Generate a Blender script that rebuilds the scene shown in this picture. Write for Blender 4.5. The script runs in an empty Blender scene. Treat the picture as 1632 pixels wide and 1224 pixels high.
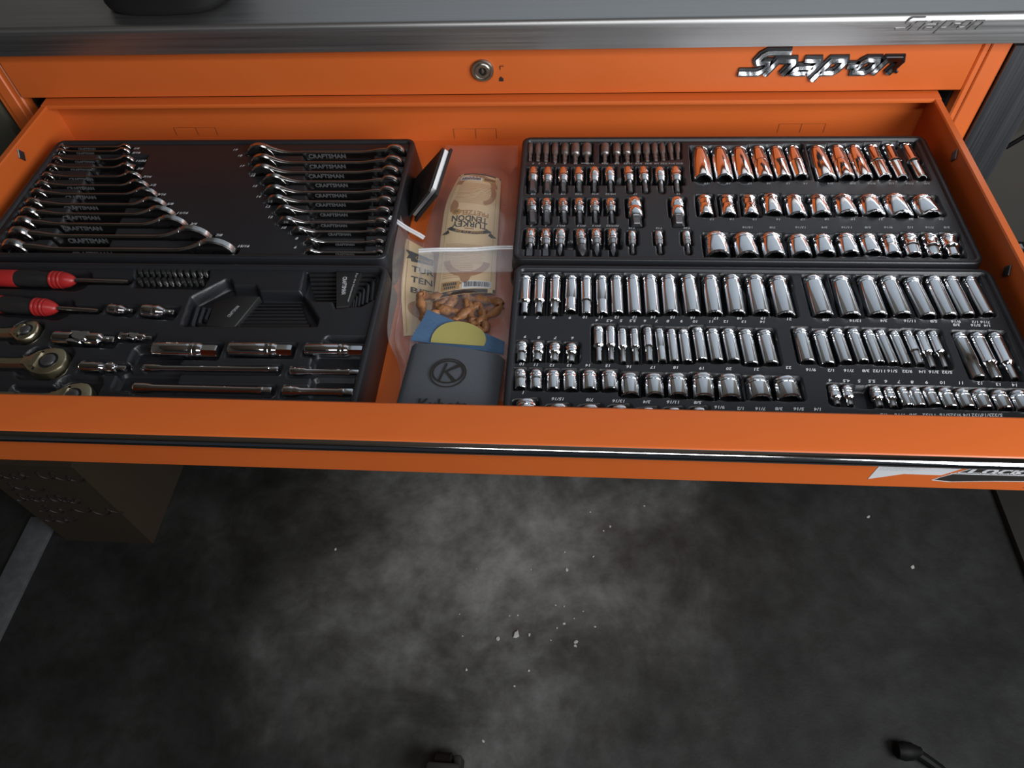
import bpy, bmesh, math, random
import numpy as np
from mathutils import Vector, Matrix

random.seed(7)
RNG = np.random.default_rng(7)
C = bpy.context.scene.collection
PI = math.pi

# ------------------------------------------------------------------ camera, world, lights, exposure
CAM_LOC = (0.13701, -0.90893, 1.54745)
CAM_AXES = [[0.99712, 0.06061, -0.04562], [-0.02105, 0.79881, 0.60121], [0.07288, -0.59852, 0.79779]]   # right, up, back
CAM_LENS = 25.0204

cam_data = bpy.data.cameras.new('camera')
cam_data.sensor_width = 36.0
cam_data.lens = CAM_LENS
cam_data.clip_start = 0.02
cam = bpy.data.objects.new('camera', cam_data)
C.objects.link(cam)
ax = CAM_AXES
cam.matrix_world = Matrix(((ax[0][0], ax[1][0], ax[2][0], CAM_LOC[0]),
                           (ax[0][1], ax[1][1], ax[2][1], CAM_LOC[1]),
                           (ax[0][2], ax[1][2], ax[2][2], CAM_LOC[2]),
                           (0, 0, 0, 1)))
bpy.context.scene.camera = cam

world = bpy.data.worlds.new('world')
world.use_nodes = True
world.node_tree.nodes['Background'].inputs[0].default_value = (0.62, 0.72, 0.85, 1)
world.node_tree.nodes['Background'].inputs[1].default_value = 0.03
bpy.context.scene.world = world


def area(name, loc, target, sx, sy, power, col):
    d = bpy.data.lights.new(name, 'AREA')
    d.shape = 'RECTANGLE'
    d.size, d.size_y, d.energy, d.color = sx, sy, power, col
    o = bpy.data.objects.new(name, d)
    C.objects.link(o)
    o.location = loc
    o.rotation_euler = (Vector(target) - Vector(loc)).to_track_quat('-Z', 'Y').to_euler()
    return o


# daylight from the open garage door, ahead and to the right of the bench
area('door_daylight', (1.55, -1.35, 1.78), (0.10, 0.2, 1.10), 1.2, 1.0, 46.0, (0.95, 0.975, 1.0))
area('top_fill', (0.35, -1.70, 2.95), (0.35, -0.60, 0.5), 1.2, 0.30, 14.0, (0.97, 0.98, 1.0))  # unseen fill lamp, added to brighten the lip and other upward faces

vs = bpy.context.scene.view_settings
vs.view_transform = 'Standard'
vs.look = 'None'
vs.exposure = 0.0
vs.gamma = 1.0
vs.use_curve_mapping = False

# ------------------------------------------------------------------ measured positions (metres)
ROWS = {'deep_u': [('19', 0.31086, -0.07631, 0.30764, -0.14893, 0.96538, 0.01225, None, 1),
 ('18', 0.33674, -0.07603, 0.33413, -0.14853, 0.96568, 0.01164, None, 1),
 ('17', 0.36172, -0.07617, 0.35974, -0.14852, 0.96569, 0.01162, None, 1),
 ('16', 0.38615, -0.07364, 0.38434, -0.14791, 0.96616, 0.01069, 0.489, 0.97),
 ('15', 0.40947, -0.07344, 0.40779, -0.14687, 0.9664, 0.01021, 0.494, 0.95),
 ('14', 0.43177, -0.07227, 0.42911, -0.14532, 0.96675, 0.00951, 0.507, 0.93),
 ('3/4', 0.46215, -0.07437, 0.4599, -0.14887, 0.96545, 0.01211, None, 1),
 ('5/8', 0.48804, -0.07224, 0.48457, -0.1468, 0.9662, 0.01061, 0.494, 0.97),
 ('9/16', 0.50991, -0.07204, 0.5071, -0.14577, 0.96643, 0.01014, 0.499, 0.95),
 ('1/2', 0.53321, -0.07048, 0.53078, -0.14531, 0.96678, 0.00944, 0.507, 0.88),
 ('7/16', 0.55554, -0.06836, 0.55121, -0.14649, 0.96725, 0.00851, 0.506, 0.8),
 ('3/8', 0.57789, -0.06578, 0.5751, -0.14619, 0.96748, 0.00804, 0.52, 0.72)], 'mid_u': [('13', 0.30637, -0.17746, 0.305, -0.21675, 0.96681, 0.00938, 0.485, 0.97),
 ('14', 0.33311, -0.1776, 0.33168, -0.21679, 0.96665, 0.00969, 0.485, 0.98),
 ('15', 0.36044, -0.17753, 0.35828, -0.21663, 0.96667, 0.00967, 0.485, 0.98),
 ('16', 0.38654, -0.17656, 0.38501, -0.21397, 0.96601, 0.01097, None, 1),
 ('17', 0.4142, -0.17876, 0.41273, -0.21762, 0.9656, 0.01179, None, 1),
 ('18', 0.44327, -0.17869, 0.44136, -0.21581, 0.96561, 0.01177, None, 1),
 ('19', 0.4731, -0.1786, 0.47168, -0.21465, 0.96509, 0.01283, None, 1),
 ('21', 0.50342, -0.18003, 0.50245, -0.21525, 0.96446, 0.01408, None, 1),
 ('22', 0.53437, -0.17856, 0.53385, -0.21702, 0.96421, 0.01458, None, 1),
 ('24', 0.56657, -0.18018, 0.56714, -0.2152, 0.96423, 0.01454, None, 1)], 'low_u': [('1', 0.31277, -0.24893, 0.31156, -0.28752, 0.96428, 0.01444, None, 1),
 ('15/16', 0.34494, -0.24987, 0.34487, -0.28829, 0.96461, 0.01377, None, 1),
 ('7/8', 0.37614, -0.24919, 0.37522, -0.28754, 0.96499, 0.01302, None, 1),
 ('13/16', 0.40666, -0.25165, 0.40545, -0.28679, 0.96537, 0.01225, None, 1),
 ('3/4', 0.43452, -0.25093, 0.43291, -0.28454, 0.96579, 0.01141, None, 1),
 ('11/16', 0.46155, -0.24878, 0.45996, -0.2839, 0.96611, 0.01078, None, 1),
 ('5/8', 0.48594, -0.24916, 0.4853, -0.28179, 0.96643, 0.01014, None, 1),
 ('9/16', 0.51031, -0.24921, 0.50751, -0.28416, 0.96675, 0.0095, 0.528, 0.97),
 ('1/2', 0.53394, -0.24746, 0.53015, -0.2839, 0.96676, 0.00948, 0.548, 0.9),
 ('7/16', 0.5571, -0.24726, 0.55229, -0.28512, 0.96677, 0.00946, 0.567, 0.8),
 ('3/8', 0.57724, -0.24697, 0.57384, -0.28476, 0.96688, 0.00924, 0.567, 0.72)], 'deep_l': [('6', 0.09066, -0.32003, 0.09228, -0.38141, 0.9681, 0.00679, 0.672, 0.62),
 ('7', 0.10744, -0.31876, 0.10764, -0.38112, 0.96811, 0.00679, 0.677, 0.66),
 ('8', 0.12495, -0.31852, 0.12506, -0.38174, 0.96811, 0.00677, 0.667, 0.7),
 ('9', 0.14315, -0.31941, 0.14236, -0.37774, 0.96801, 0.00698, 0.654, 0.97),
 ('10', 0.15983, -0.3191, 0.1597, -0.38111, 0.96809, 0.00682, 0.661, 0.85),
 ('11', 0.17717, -0.31893, 0.17694, -0.38085, 0.96802, 0.00695, 0.661, 0.95),
 ('12', 0.19375, -0.31878, 0.19347, -0.37967, 0.96796, 0.00709, None, 1),
 ('13', 0.21243, -0.31792, 0.21195, -0.37971, 0.96754, 0.00793, None, 1),
 ('14', 0.23173, -0.31794, 0.23105, -0.37961, 0.96726, 0.00847, None, 1),
 ('15', 0.2524, -0.31787, 0.25083, -0.3785, 0.96706, 0.00888, None, 1),
 ('16', 0.27473, -0.31771, 0.27419, -0.37819, 0.96693, 0.00915, None, 1),
 ('17', 0.2987, -0.3182, 0.29704, -0.37888, 0.96673, 0.00954, None, 1),
 ('18', 0.32268, -0.31747, 0.32066, -0.3777, 0.96653, 0.00995, None, 1),
 ('19', 0.34781, -0.31794, 0.34607, -0.37741, 0.96633, 0.01034, None, 1),
 ('21', 0.37336, -0.3192, 0.37173, -0.37895, 0.96614, 0.01072, None, 1),
 ('7/8', 0.41161, -0.31793, 0.41139, -0.37845, 0.96588, 0.01124, None, 1),
 ('13/16', 0.4412, -0.31834, 0.43962, -0.37867, 0.96607, 0.01086, None, 1),
 ('3/4', 0.4692, -0.31773, 0.46761, -0.37742, 0.96626, 0.01049, None, 1),
 ('11/16', 0.49359, -0.31709, 0.49295, -0.37667, 0.96655, 0.0099, None, 1),
 ('5/8', 0.51807, -0.31852, 0.51835, -0.37781, 0.96685, 0.0093, None, 1),
 ('9/16', 0.54151, -0.31575, 0.54017, -0.37707, 0.96721, 0.00858, None, 1),
 ('1/2', 0.56023, -0.31471, 0.55888, -0.37545, 0.96757, 0.00786, None, 1),
 ('7/16', 0.58008, -0.31448, 0.57893, -0.3738, 0.96793, 0.00714, None, 1)], 'four_l': [('9', 0.09154, -0.42075, 0.09229, -0.4477, 0.96822, 0.00657, 0.522, 0.85),
 ('8', 0.10917, -0.42125, 0.10881, -0.44646, 0.96822, 0.00656, 0.522, 0.8),
 ('7', 0.12673, -0.42175, 0.12668, -0.44688, 0.96823, 0.00654, 0.488, 0.72),
 ('6', 0.14421, -0.42224, 0.14381, -0.44731, 0.96824, 0.00653, 0.453, 0.66)], 'mid_l': [('4', 0.17265, -0.3961, 0.1727, -0.44626, 0.96868, 0.00565, 0.536, 0.55),
 ('4.5', 0.1856, -0.39572, 0.18515, -0.44501, 0.96881, 0.00537, 0.546, 0.6),
 ('5', 0.19774, -0.399, 0.1975, -0.44713, 0.96896, 0.00509, 0.537, 0.62),
 ('5.5', 0.2106, -0.39868, 0.21053, -0.44676, 0.96902, 0.00495, 0.537, 0.68),
 ('6', 0.22488, -0.39657, 0.22421, -0.44559, 0.96902, 0.00495, 0.546, 0.8),
 ('7', 0.2369, -0.3982, 0.23718, -0.44533, 0.96896, 0.00507, 0.565, 0.95),
 ('8', 0.24958, -0.39896, 0.24945, -0.44514, 0.96883, 0.00533, None, 1),
 ('9', 0.26227, -0.39888, 0.26232, -0.44499, 0.96864, 0.00573, None, 1),
 ('10', 0.27747, -0.3961, 0.2776, -0.44232, 0.96837, 0.00626, None, 1),
 ('11', 0.29255, -0.39789, 0.29286, -0.44306, 0.96805, 0.00691, None, 1),
 ('12', 0.30914, -0.39767, 0.30949, -0.44276, 0.96792, 0.00716, None, 1),
 ('13', 0.32686, -0.39837, 0.32675, -0.44666, 0.96773, 0.00753, None, 1),
 ('14', 0.34644, -0.3991, 0.34646, -0.44556, 0.96748, 0.00804, None, 1)], 'inch_l': [('9/16', 0.38372, -0.3956, 0.38298, -0.44214, 0.96755, 0.0079, None, 1),
 ('1/2', 0.40346, -0.39852, 0.40262, -0.44475, 0.96783, 0.00735, None, 1),
 ('7/16', 0.42108, -0.39526, 0.42085, -0.44163, 0.96808, 0.00683, None, 1),
 ('3/8', 0.43798, -0.39479, 0.43769, -0.44034, 0.96843, 0.00615, None, 1),
 ('11/32', 0.45318, -0.39621, 0.45298, -0.44157, 0.96857, 0.00586, None, 1),
 ('5/16', 0.46539, -0.39583, 0.46648, -0.44199, 0.96871, 0.00558, None, 1),
 ('9/32', 0.47909, -0.39733, 0.47902, -0.44333, 0.96878, 0.00543, None, 1),
 ('1/4', 0.49282, -0.39601, 0.49265, -0.44289, 0.96892, 0.00516, 0.594, 0.9),
 ('3/16', 0.50591, -0.39671, 0.50388, -0.44606, 0.96886, 0.00528, 0.564, 0.62),
 ('5/32', 0.51797, -0.3964, 0.5161, -0.4457, 0.96893, 0.00514, 0.564, 0.55)], 'three_l': [('3/8', 0.54422, -0.3977, 0.5439, -0.45833, 0.96789, 0.00723, 0.654, 0.92),
 ('5/16', 0.56213, -0.39727, 0.56065, -0.45867, 0.96796, 0.00708, 0.66, 0.76),
 ('1/4', 0.58004, -0.39677, 0.57738, -0.45895, 0.9681, 0.00681, 0.651, 0.6)], 'short_l': [('10', 0.09152, -0.45796, 0.0935, -0.48252, 0.96809, 0.00683, 0.538, 0.95),
 ('11', 0.10798, -0.45838, 0.10897, -0.4829, 0.96809, 0.00682, 0.505, 0.97),
 ('12', 0.12567, -0.4589, 0.12631, -0.48335, 0.96794, 0.00712, None, 1),
 ('13', 0.14262, -0.45863, 0.14355, -0.48303, 0.96775, 0.0075, None, 1),
 ('14', 0.16276, -0.45833, 0.16328, -0.48269, 0.9675, 0.008, None, 1),
 ('15', 0.18281, -0.45808, 0.18356, -0.48238, 0.96719, 0.00863, None, 1),
 ('16', 0.20326, -0.46129, 0.20347, -0.48856, 0.96664, 0.00972, None, 1),
 ('17', 0.22753, -0.46159, 0.22724, -0.488, 0.96652, 0.00995, None, 1),
 ('18', 0.25107, -0.46119, 0.25019, -0.48833, 0.96628, 0.01044, None, 1),
 ('19', 0.27672, -0.46001, 0.27503, -0.48947, 0.96592, 0.01117, None, 1),
 ('20', 0.30174, -0.46119, 0.30076, -0.48971, 0.96568, 0.01163, None, 1),
 ('21', 0.33036, -0.46217, 0.33016, -0.48898, 0.96558, 0.01185, None, 1),
 ('22', 0.35758, -0.46252, 0.35811, -0.48842, 0.96528, 0.01244, None, 1)], 'small_l': [('4', 0.40277, -0.46985, 0.40206, -0.49386, 0.96875, 0.00549, 0.586, 0.6),
 ('4.5', 0.41555, -0.47025, 0.41397, -0.49423, 0.96882, 0.00536, 0.553, 0.62),
 ('5.5', 0.44218, -0.47097, 0.44142, -0.49498, 0.96875, 0.00549, 0.538, 0.66),
 ('6', 0.45472, -0.47138, 0.45433, -0.49532, 0.96885, 0.00529, 0.538, 0.75),
 ('7', 0.46734, -0.47109, 0.46835, -0.49341, 0.96879, 0.00542, None, 1),
 ('8', 0.47923, -0.47092, 0.47938, -0.49323, 0.9686, 0.0058, None, 1),
 ('9', 0.4923, -0.47076, 0.49304, -0.49224, 0.96835, 0.0063, None, 1),
 ('10', 0.50761, -0.47135, 0.50759, -0.49434, 0.9681, 0.0068, None, 1),
 ('11', 0.52351, -0.47187, 0.52342, -0.49402, 0.96792, 0.00717, None, 1),
 ('12', 0.53934, -0.47239, 0.53955, -0.49446, 0.96773, 0.00753, None, 1),
 ('13', 0.55757, -0.47284, 0.55743, -0.49485, 0.96755, 0.0079, None, 1),
 ('14', 0.57594, -0.47253, 0.57517, -0.49528, 0.96731, 0.00839, None, 1)], 'front_l': [('1', 0.09946, -0.49748, 0.10146000000000001, -0.51743, 0.96585, 0.01131, None, 1.0),
 ('15/16', 0.13183, -0.5025, 0.13383, -0.52221, 0.96626, 0.01048, None, 1.0),
 ('7/8', 0.16314, -0.5022, 0.16514, -0.52186, 0.96652, 0.00995, None, 1.0),
 ('13/16', 0.1918, -0.50192, 0.1938, -0.52155, 0.96684, 0.00931, None, 1.0),
 ('3/4', 0.21897, -0.50398, 0.22097, -0.52348, 0.96717, 0.00865, None, 1.0),
 ('11/16', 0.24427, -0.50323, 0.24627, -0.52271, 0.96743, 0.00814, None, 1.0),
 ('5/8', 0.26858, -0.5019, 0.27058, -0.52138, 0.96768, 0.00764, None, 1.0)]}
BITS = {'u1': [('10', 0.09102, -0.1218, 0.09149, -0.15058, 0.96875, 0.00687, 0.09154, -0.17162, 0.0055, 'hex'),
 ('8', 0.11029, -0.12245, 0.11043, -0.15189, 0.9687, 0.00701, 0.111, -0.17152, 0.00472, 'hex'),
 ('7', 0.13025, -0.12249, 0.13075, -0.1514, 0.9687, 0.007, 0.13041, -0.17147, 0.00365, 'hex'),
 ('6', 0.15014, -0.12239, 0.15072, -0.15175, 0.96877, 0.00684, 0.15124, -0.17151, 0.00334, 'hex'),
 ('5', 0.17073, -0.12193, 0.17017, -0.15174, 0.96877, 0.00683, 0.16993, -0.17147, 0.00288, 'hex'),
 ('4', 0.1902, -0.12197, 0.1906, -0.15172, 0.96877, 0.00682, 0.19092, -0.17142, 0.00258, 'hex'),
 ('T50', 0.21402, -0.12127, 0.21487, -0.15052, 0.96878, 0.00681, 0.21596, -0.17138, 0.00318, 'torx'),
 ('T45', 0.23366, -0.1213, 0.23414, -0.15051, 0.96878, 0.0068, 0.23533, -0.17133, 0.00302, 'torx'),
 ('T40', 0.2547, -0.12208, 0.25431, -0.15168, 0.96879, 0.00678, 0.25465, -0.1713, 0.00271, 'torx'),
 ('T55', 0.27496, -0.12168, 0.27421, -0.15078, 0.96864, 0.00715, 0.27452, -0.17107, 0.00301, 'torx')], 'u2': [('3/8', 0.09109, -0.18587, 0.09302, -0.20967, 0.9688, 0.00674, 0.09416, -0.23145, 0.00527, 'hex'),
 ('5/16', 0.11029, -0.1858, 0.11108, -0.21068, 0.96881, 0.00673, 0.11141, -0.23134, 0.00424, 'hex'),
 ('1/4', 0.13061, -0.18573, 0.13222, -0.21124, 0.96881, 0.00672, 0.13317, -0.23011, 0.00321, 'hex'),
 ('7/32', 0.15086, -0.18555, 0.15154, -0.21103, 0.96887, 0.00656, 0.15233, -0.23112, 0.00292, 'hex'),
 ('3/16', 0.17018, -0.18549, 0.17067, -0.21092, 0.96888, 0.00655, 0.17142, -0.22992, 0.00262, 'hex'),
 ('5/32', 0.18986, -0.18553, 0.19073, -0.21092, 0.96882, 0.00669, 0.19158, -0.23014, 0.00233, 'hex')], 'big': [('17', 0.21953, -0.18419, 0.22015, -0.21985, 0.96769, 0.00953, 0.22117, -0.23503, 0.00708, 'hex'),
 ('14', 0.27196, -0.18358, 0.27089, -0.21913, 0.96793, 0.00892, 0.27204, -0.23451, 0.00748, 'hex')], 'u3': [('slot 2', 0.09332, -0.24234, 0.09318, -0.27057, 0.96883, 0.00669, 0.09218, -0.28772, 0.00352, 'flat'),
 ('slot 1', 0.11109, -0.24263, 0.11188, -0.2714, 0.96883, 0.00667, 0.11208, -0.2875, 0.00323, 'flat'),
 ('cross 1', 0.1295, -0.24234, 0.12908, -0.27109, 0.96892, 0.00646, 0.12833, -0.28681, 0.00281, 'phillips'),
 ('cross 3', 0.15279, -0.24308, 0.15453, -0.27111, 0.96876, 0.00686, 0.15553, -0.28692, 0.00546, 'phillips'),
 ('cross 2', 0.17178, -0.24216, 0.17191, -0.26978, 0.96884, 0.00664, 0.17223, -0.28682, 0.00322, 'phillips'),
 ('square', 0.19141, -0.242, 0.19116, -0.26959, 0.96885, 0.00663, 0.1916, -0.28661, 0.00321, 'phillips')], 'tiny': [('T10', 0.21441, -0.24555, 0.21386, -0.2693, 0.96949, 0.00502, 0.21384, -0.28307, 0.00223, 'torx'),
 ('T15', 0.24566, -0.24529, 0.24555, -0.26898, 0.9695, 0.005, 0.24599, -0.28272, 0.00222, 'torx'),
 ('T20', 0.27812, -0.24512, 0.27774, -0.26875, 0.96945, 0.00513, 0.27839, -0.28231, 0.00222, 'torx')]}
DRIVERS = [(0.08464, -0.06711, 0.08561, -0.10592, 0.96968, 0.00363),
 (0.09506, -0.06752, 0.09611, -0.10679, 0.96945, 0.0041),
 (0.10591, -0.06758, 0.10672, -0.10759, 0.96945, 0.0041),
 (0.11819, -0.068, 0.11873, -0.10922, 0.96922, 0.00456),
 (0.13171, -0.06854, 0.1316, -0.1102, 0.96891, 0.00518),
 (0.14566, -0.06919, 0.14596, -0.11129, 0.96852, 0.00596),
 (0.16098, -0.06985, 0.16087, -0.11237, 0.96814, 0.00673),
 (0.18541, -0.06954, 0.18437, -0.11099, 0.96845, 0.00609),
 (0.20083, -0.06929, 0.20002, -0.1102, 0.96869, 0.00562),
 (0.21401, -0.06926, 0.2141, -0.10963, 0.96877, 0.00546),
 (0.22781, -0.06911, 0.22728, -0.10869, 0.96893, 0.00515),
 (0.24003, -0.06885, 0.23985, -0.10765, 0.96916, 0.00468),
 (0.25099, -0.06857, 0.25103, -0.10685, 0.9694, 0.00421),
 (0.26099, -0.0684, 0.261, -0.1059, 0.96955, 0.0039),
 (0.27161, -0.06824, 0.27179, -0.10395, 0.96971, 0.00358),
 (0.28172, -0.06819, 0.27977, -0.10311, 0.96979, 0.00343)]
WRENCHES = [('1/4', 'inch', 0.00591, -0.58466, -0.47848, -0.07672),
 ('5/16', 'inch', 0.00738, -0.58318, -0.47575, -0.08655),
 ('11/32', 'inch', 0.00812, -0.57972, -0.46285, -0.10551),
 ('3/8', 'inch', 0.00886, -0.57996, -0.45583, -0.12329),
 ('7/16', 'inch', 0.01033, -0.57808, -0.43758, -0.14314),
 ('1/2', 'inch', 0.01181, -0.57681, -0.42052, -0.1618),
 ('9/16', 'inch', 0.01329, -0.57597, -0.40203, -0.17968),
 ('5/8', 'inch', 0.01476, -0.57335, -0.38228, -0.2007),
 ('11/16', 'inch', 0.01624, -0.5716, -0.36367, -0.21955),
 ('3/4', 'inch', 0.01772, -0.56991, -0.34135, -0.23914),
 ('7/8', 'inch', 0.02067, -0.56714, -0.3034, -0.26319),
 ('15/16', 'inch', 0.02215, -0.56415, -0.26589, -0.28699),
 ('19', 'metric', 0.01767, -0.30249, -0.08158, -0.08904),
 ('18', 'metric', 0.01674, -0.29108, -0.08162, -0.11239),
 ('17', 'metric', 0.01581, -0.28401, -0.08275, -0.13365),
 ('16', 'metric', 0.01488, -0.26317, -0.08054, -0.15353),
 ('15', 'metric', 0.01395, -0.25543, -0.08059, -0.17501),
 ('14', 'metric', 0.01302, -0.24668, -0.08177, -0.19409),
 ('13', 'metric', 0.01209, -0.23025, -0.0811, -0.21367),
 ('12', 'metric', 0.01116, -0.22135, -0.08099, -0.23446),
 ('10', 'metric', 0.0093, -0.2004, -0.08062, -0.25128),
 ('8', 'metric', 0.00744, -0.17938, -0.07984, -0.27025),
 ('6', 'metric', 0.00558, -0.17428, -0.07762, -0.28809)]
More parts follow.
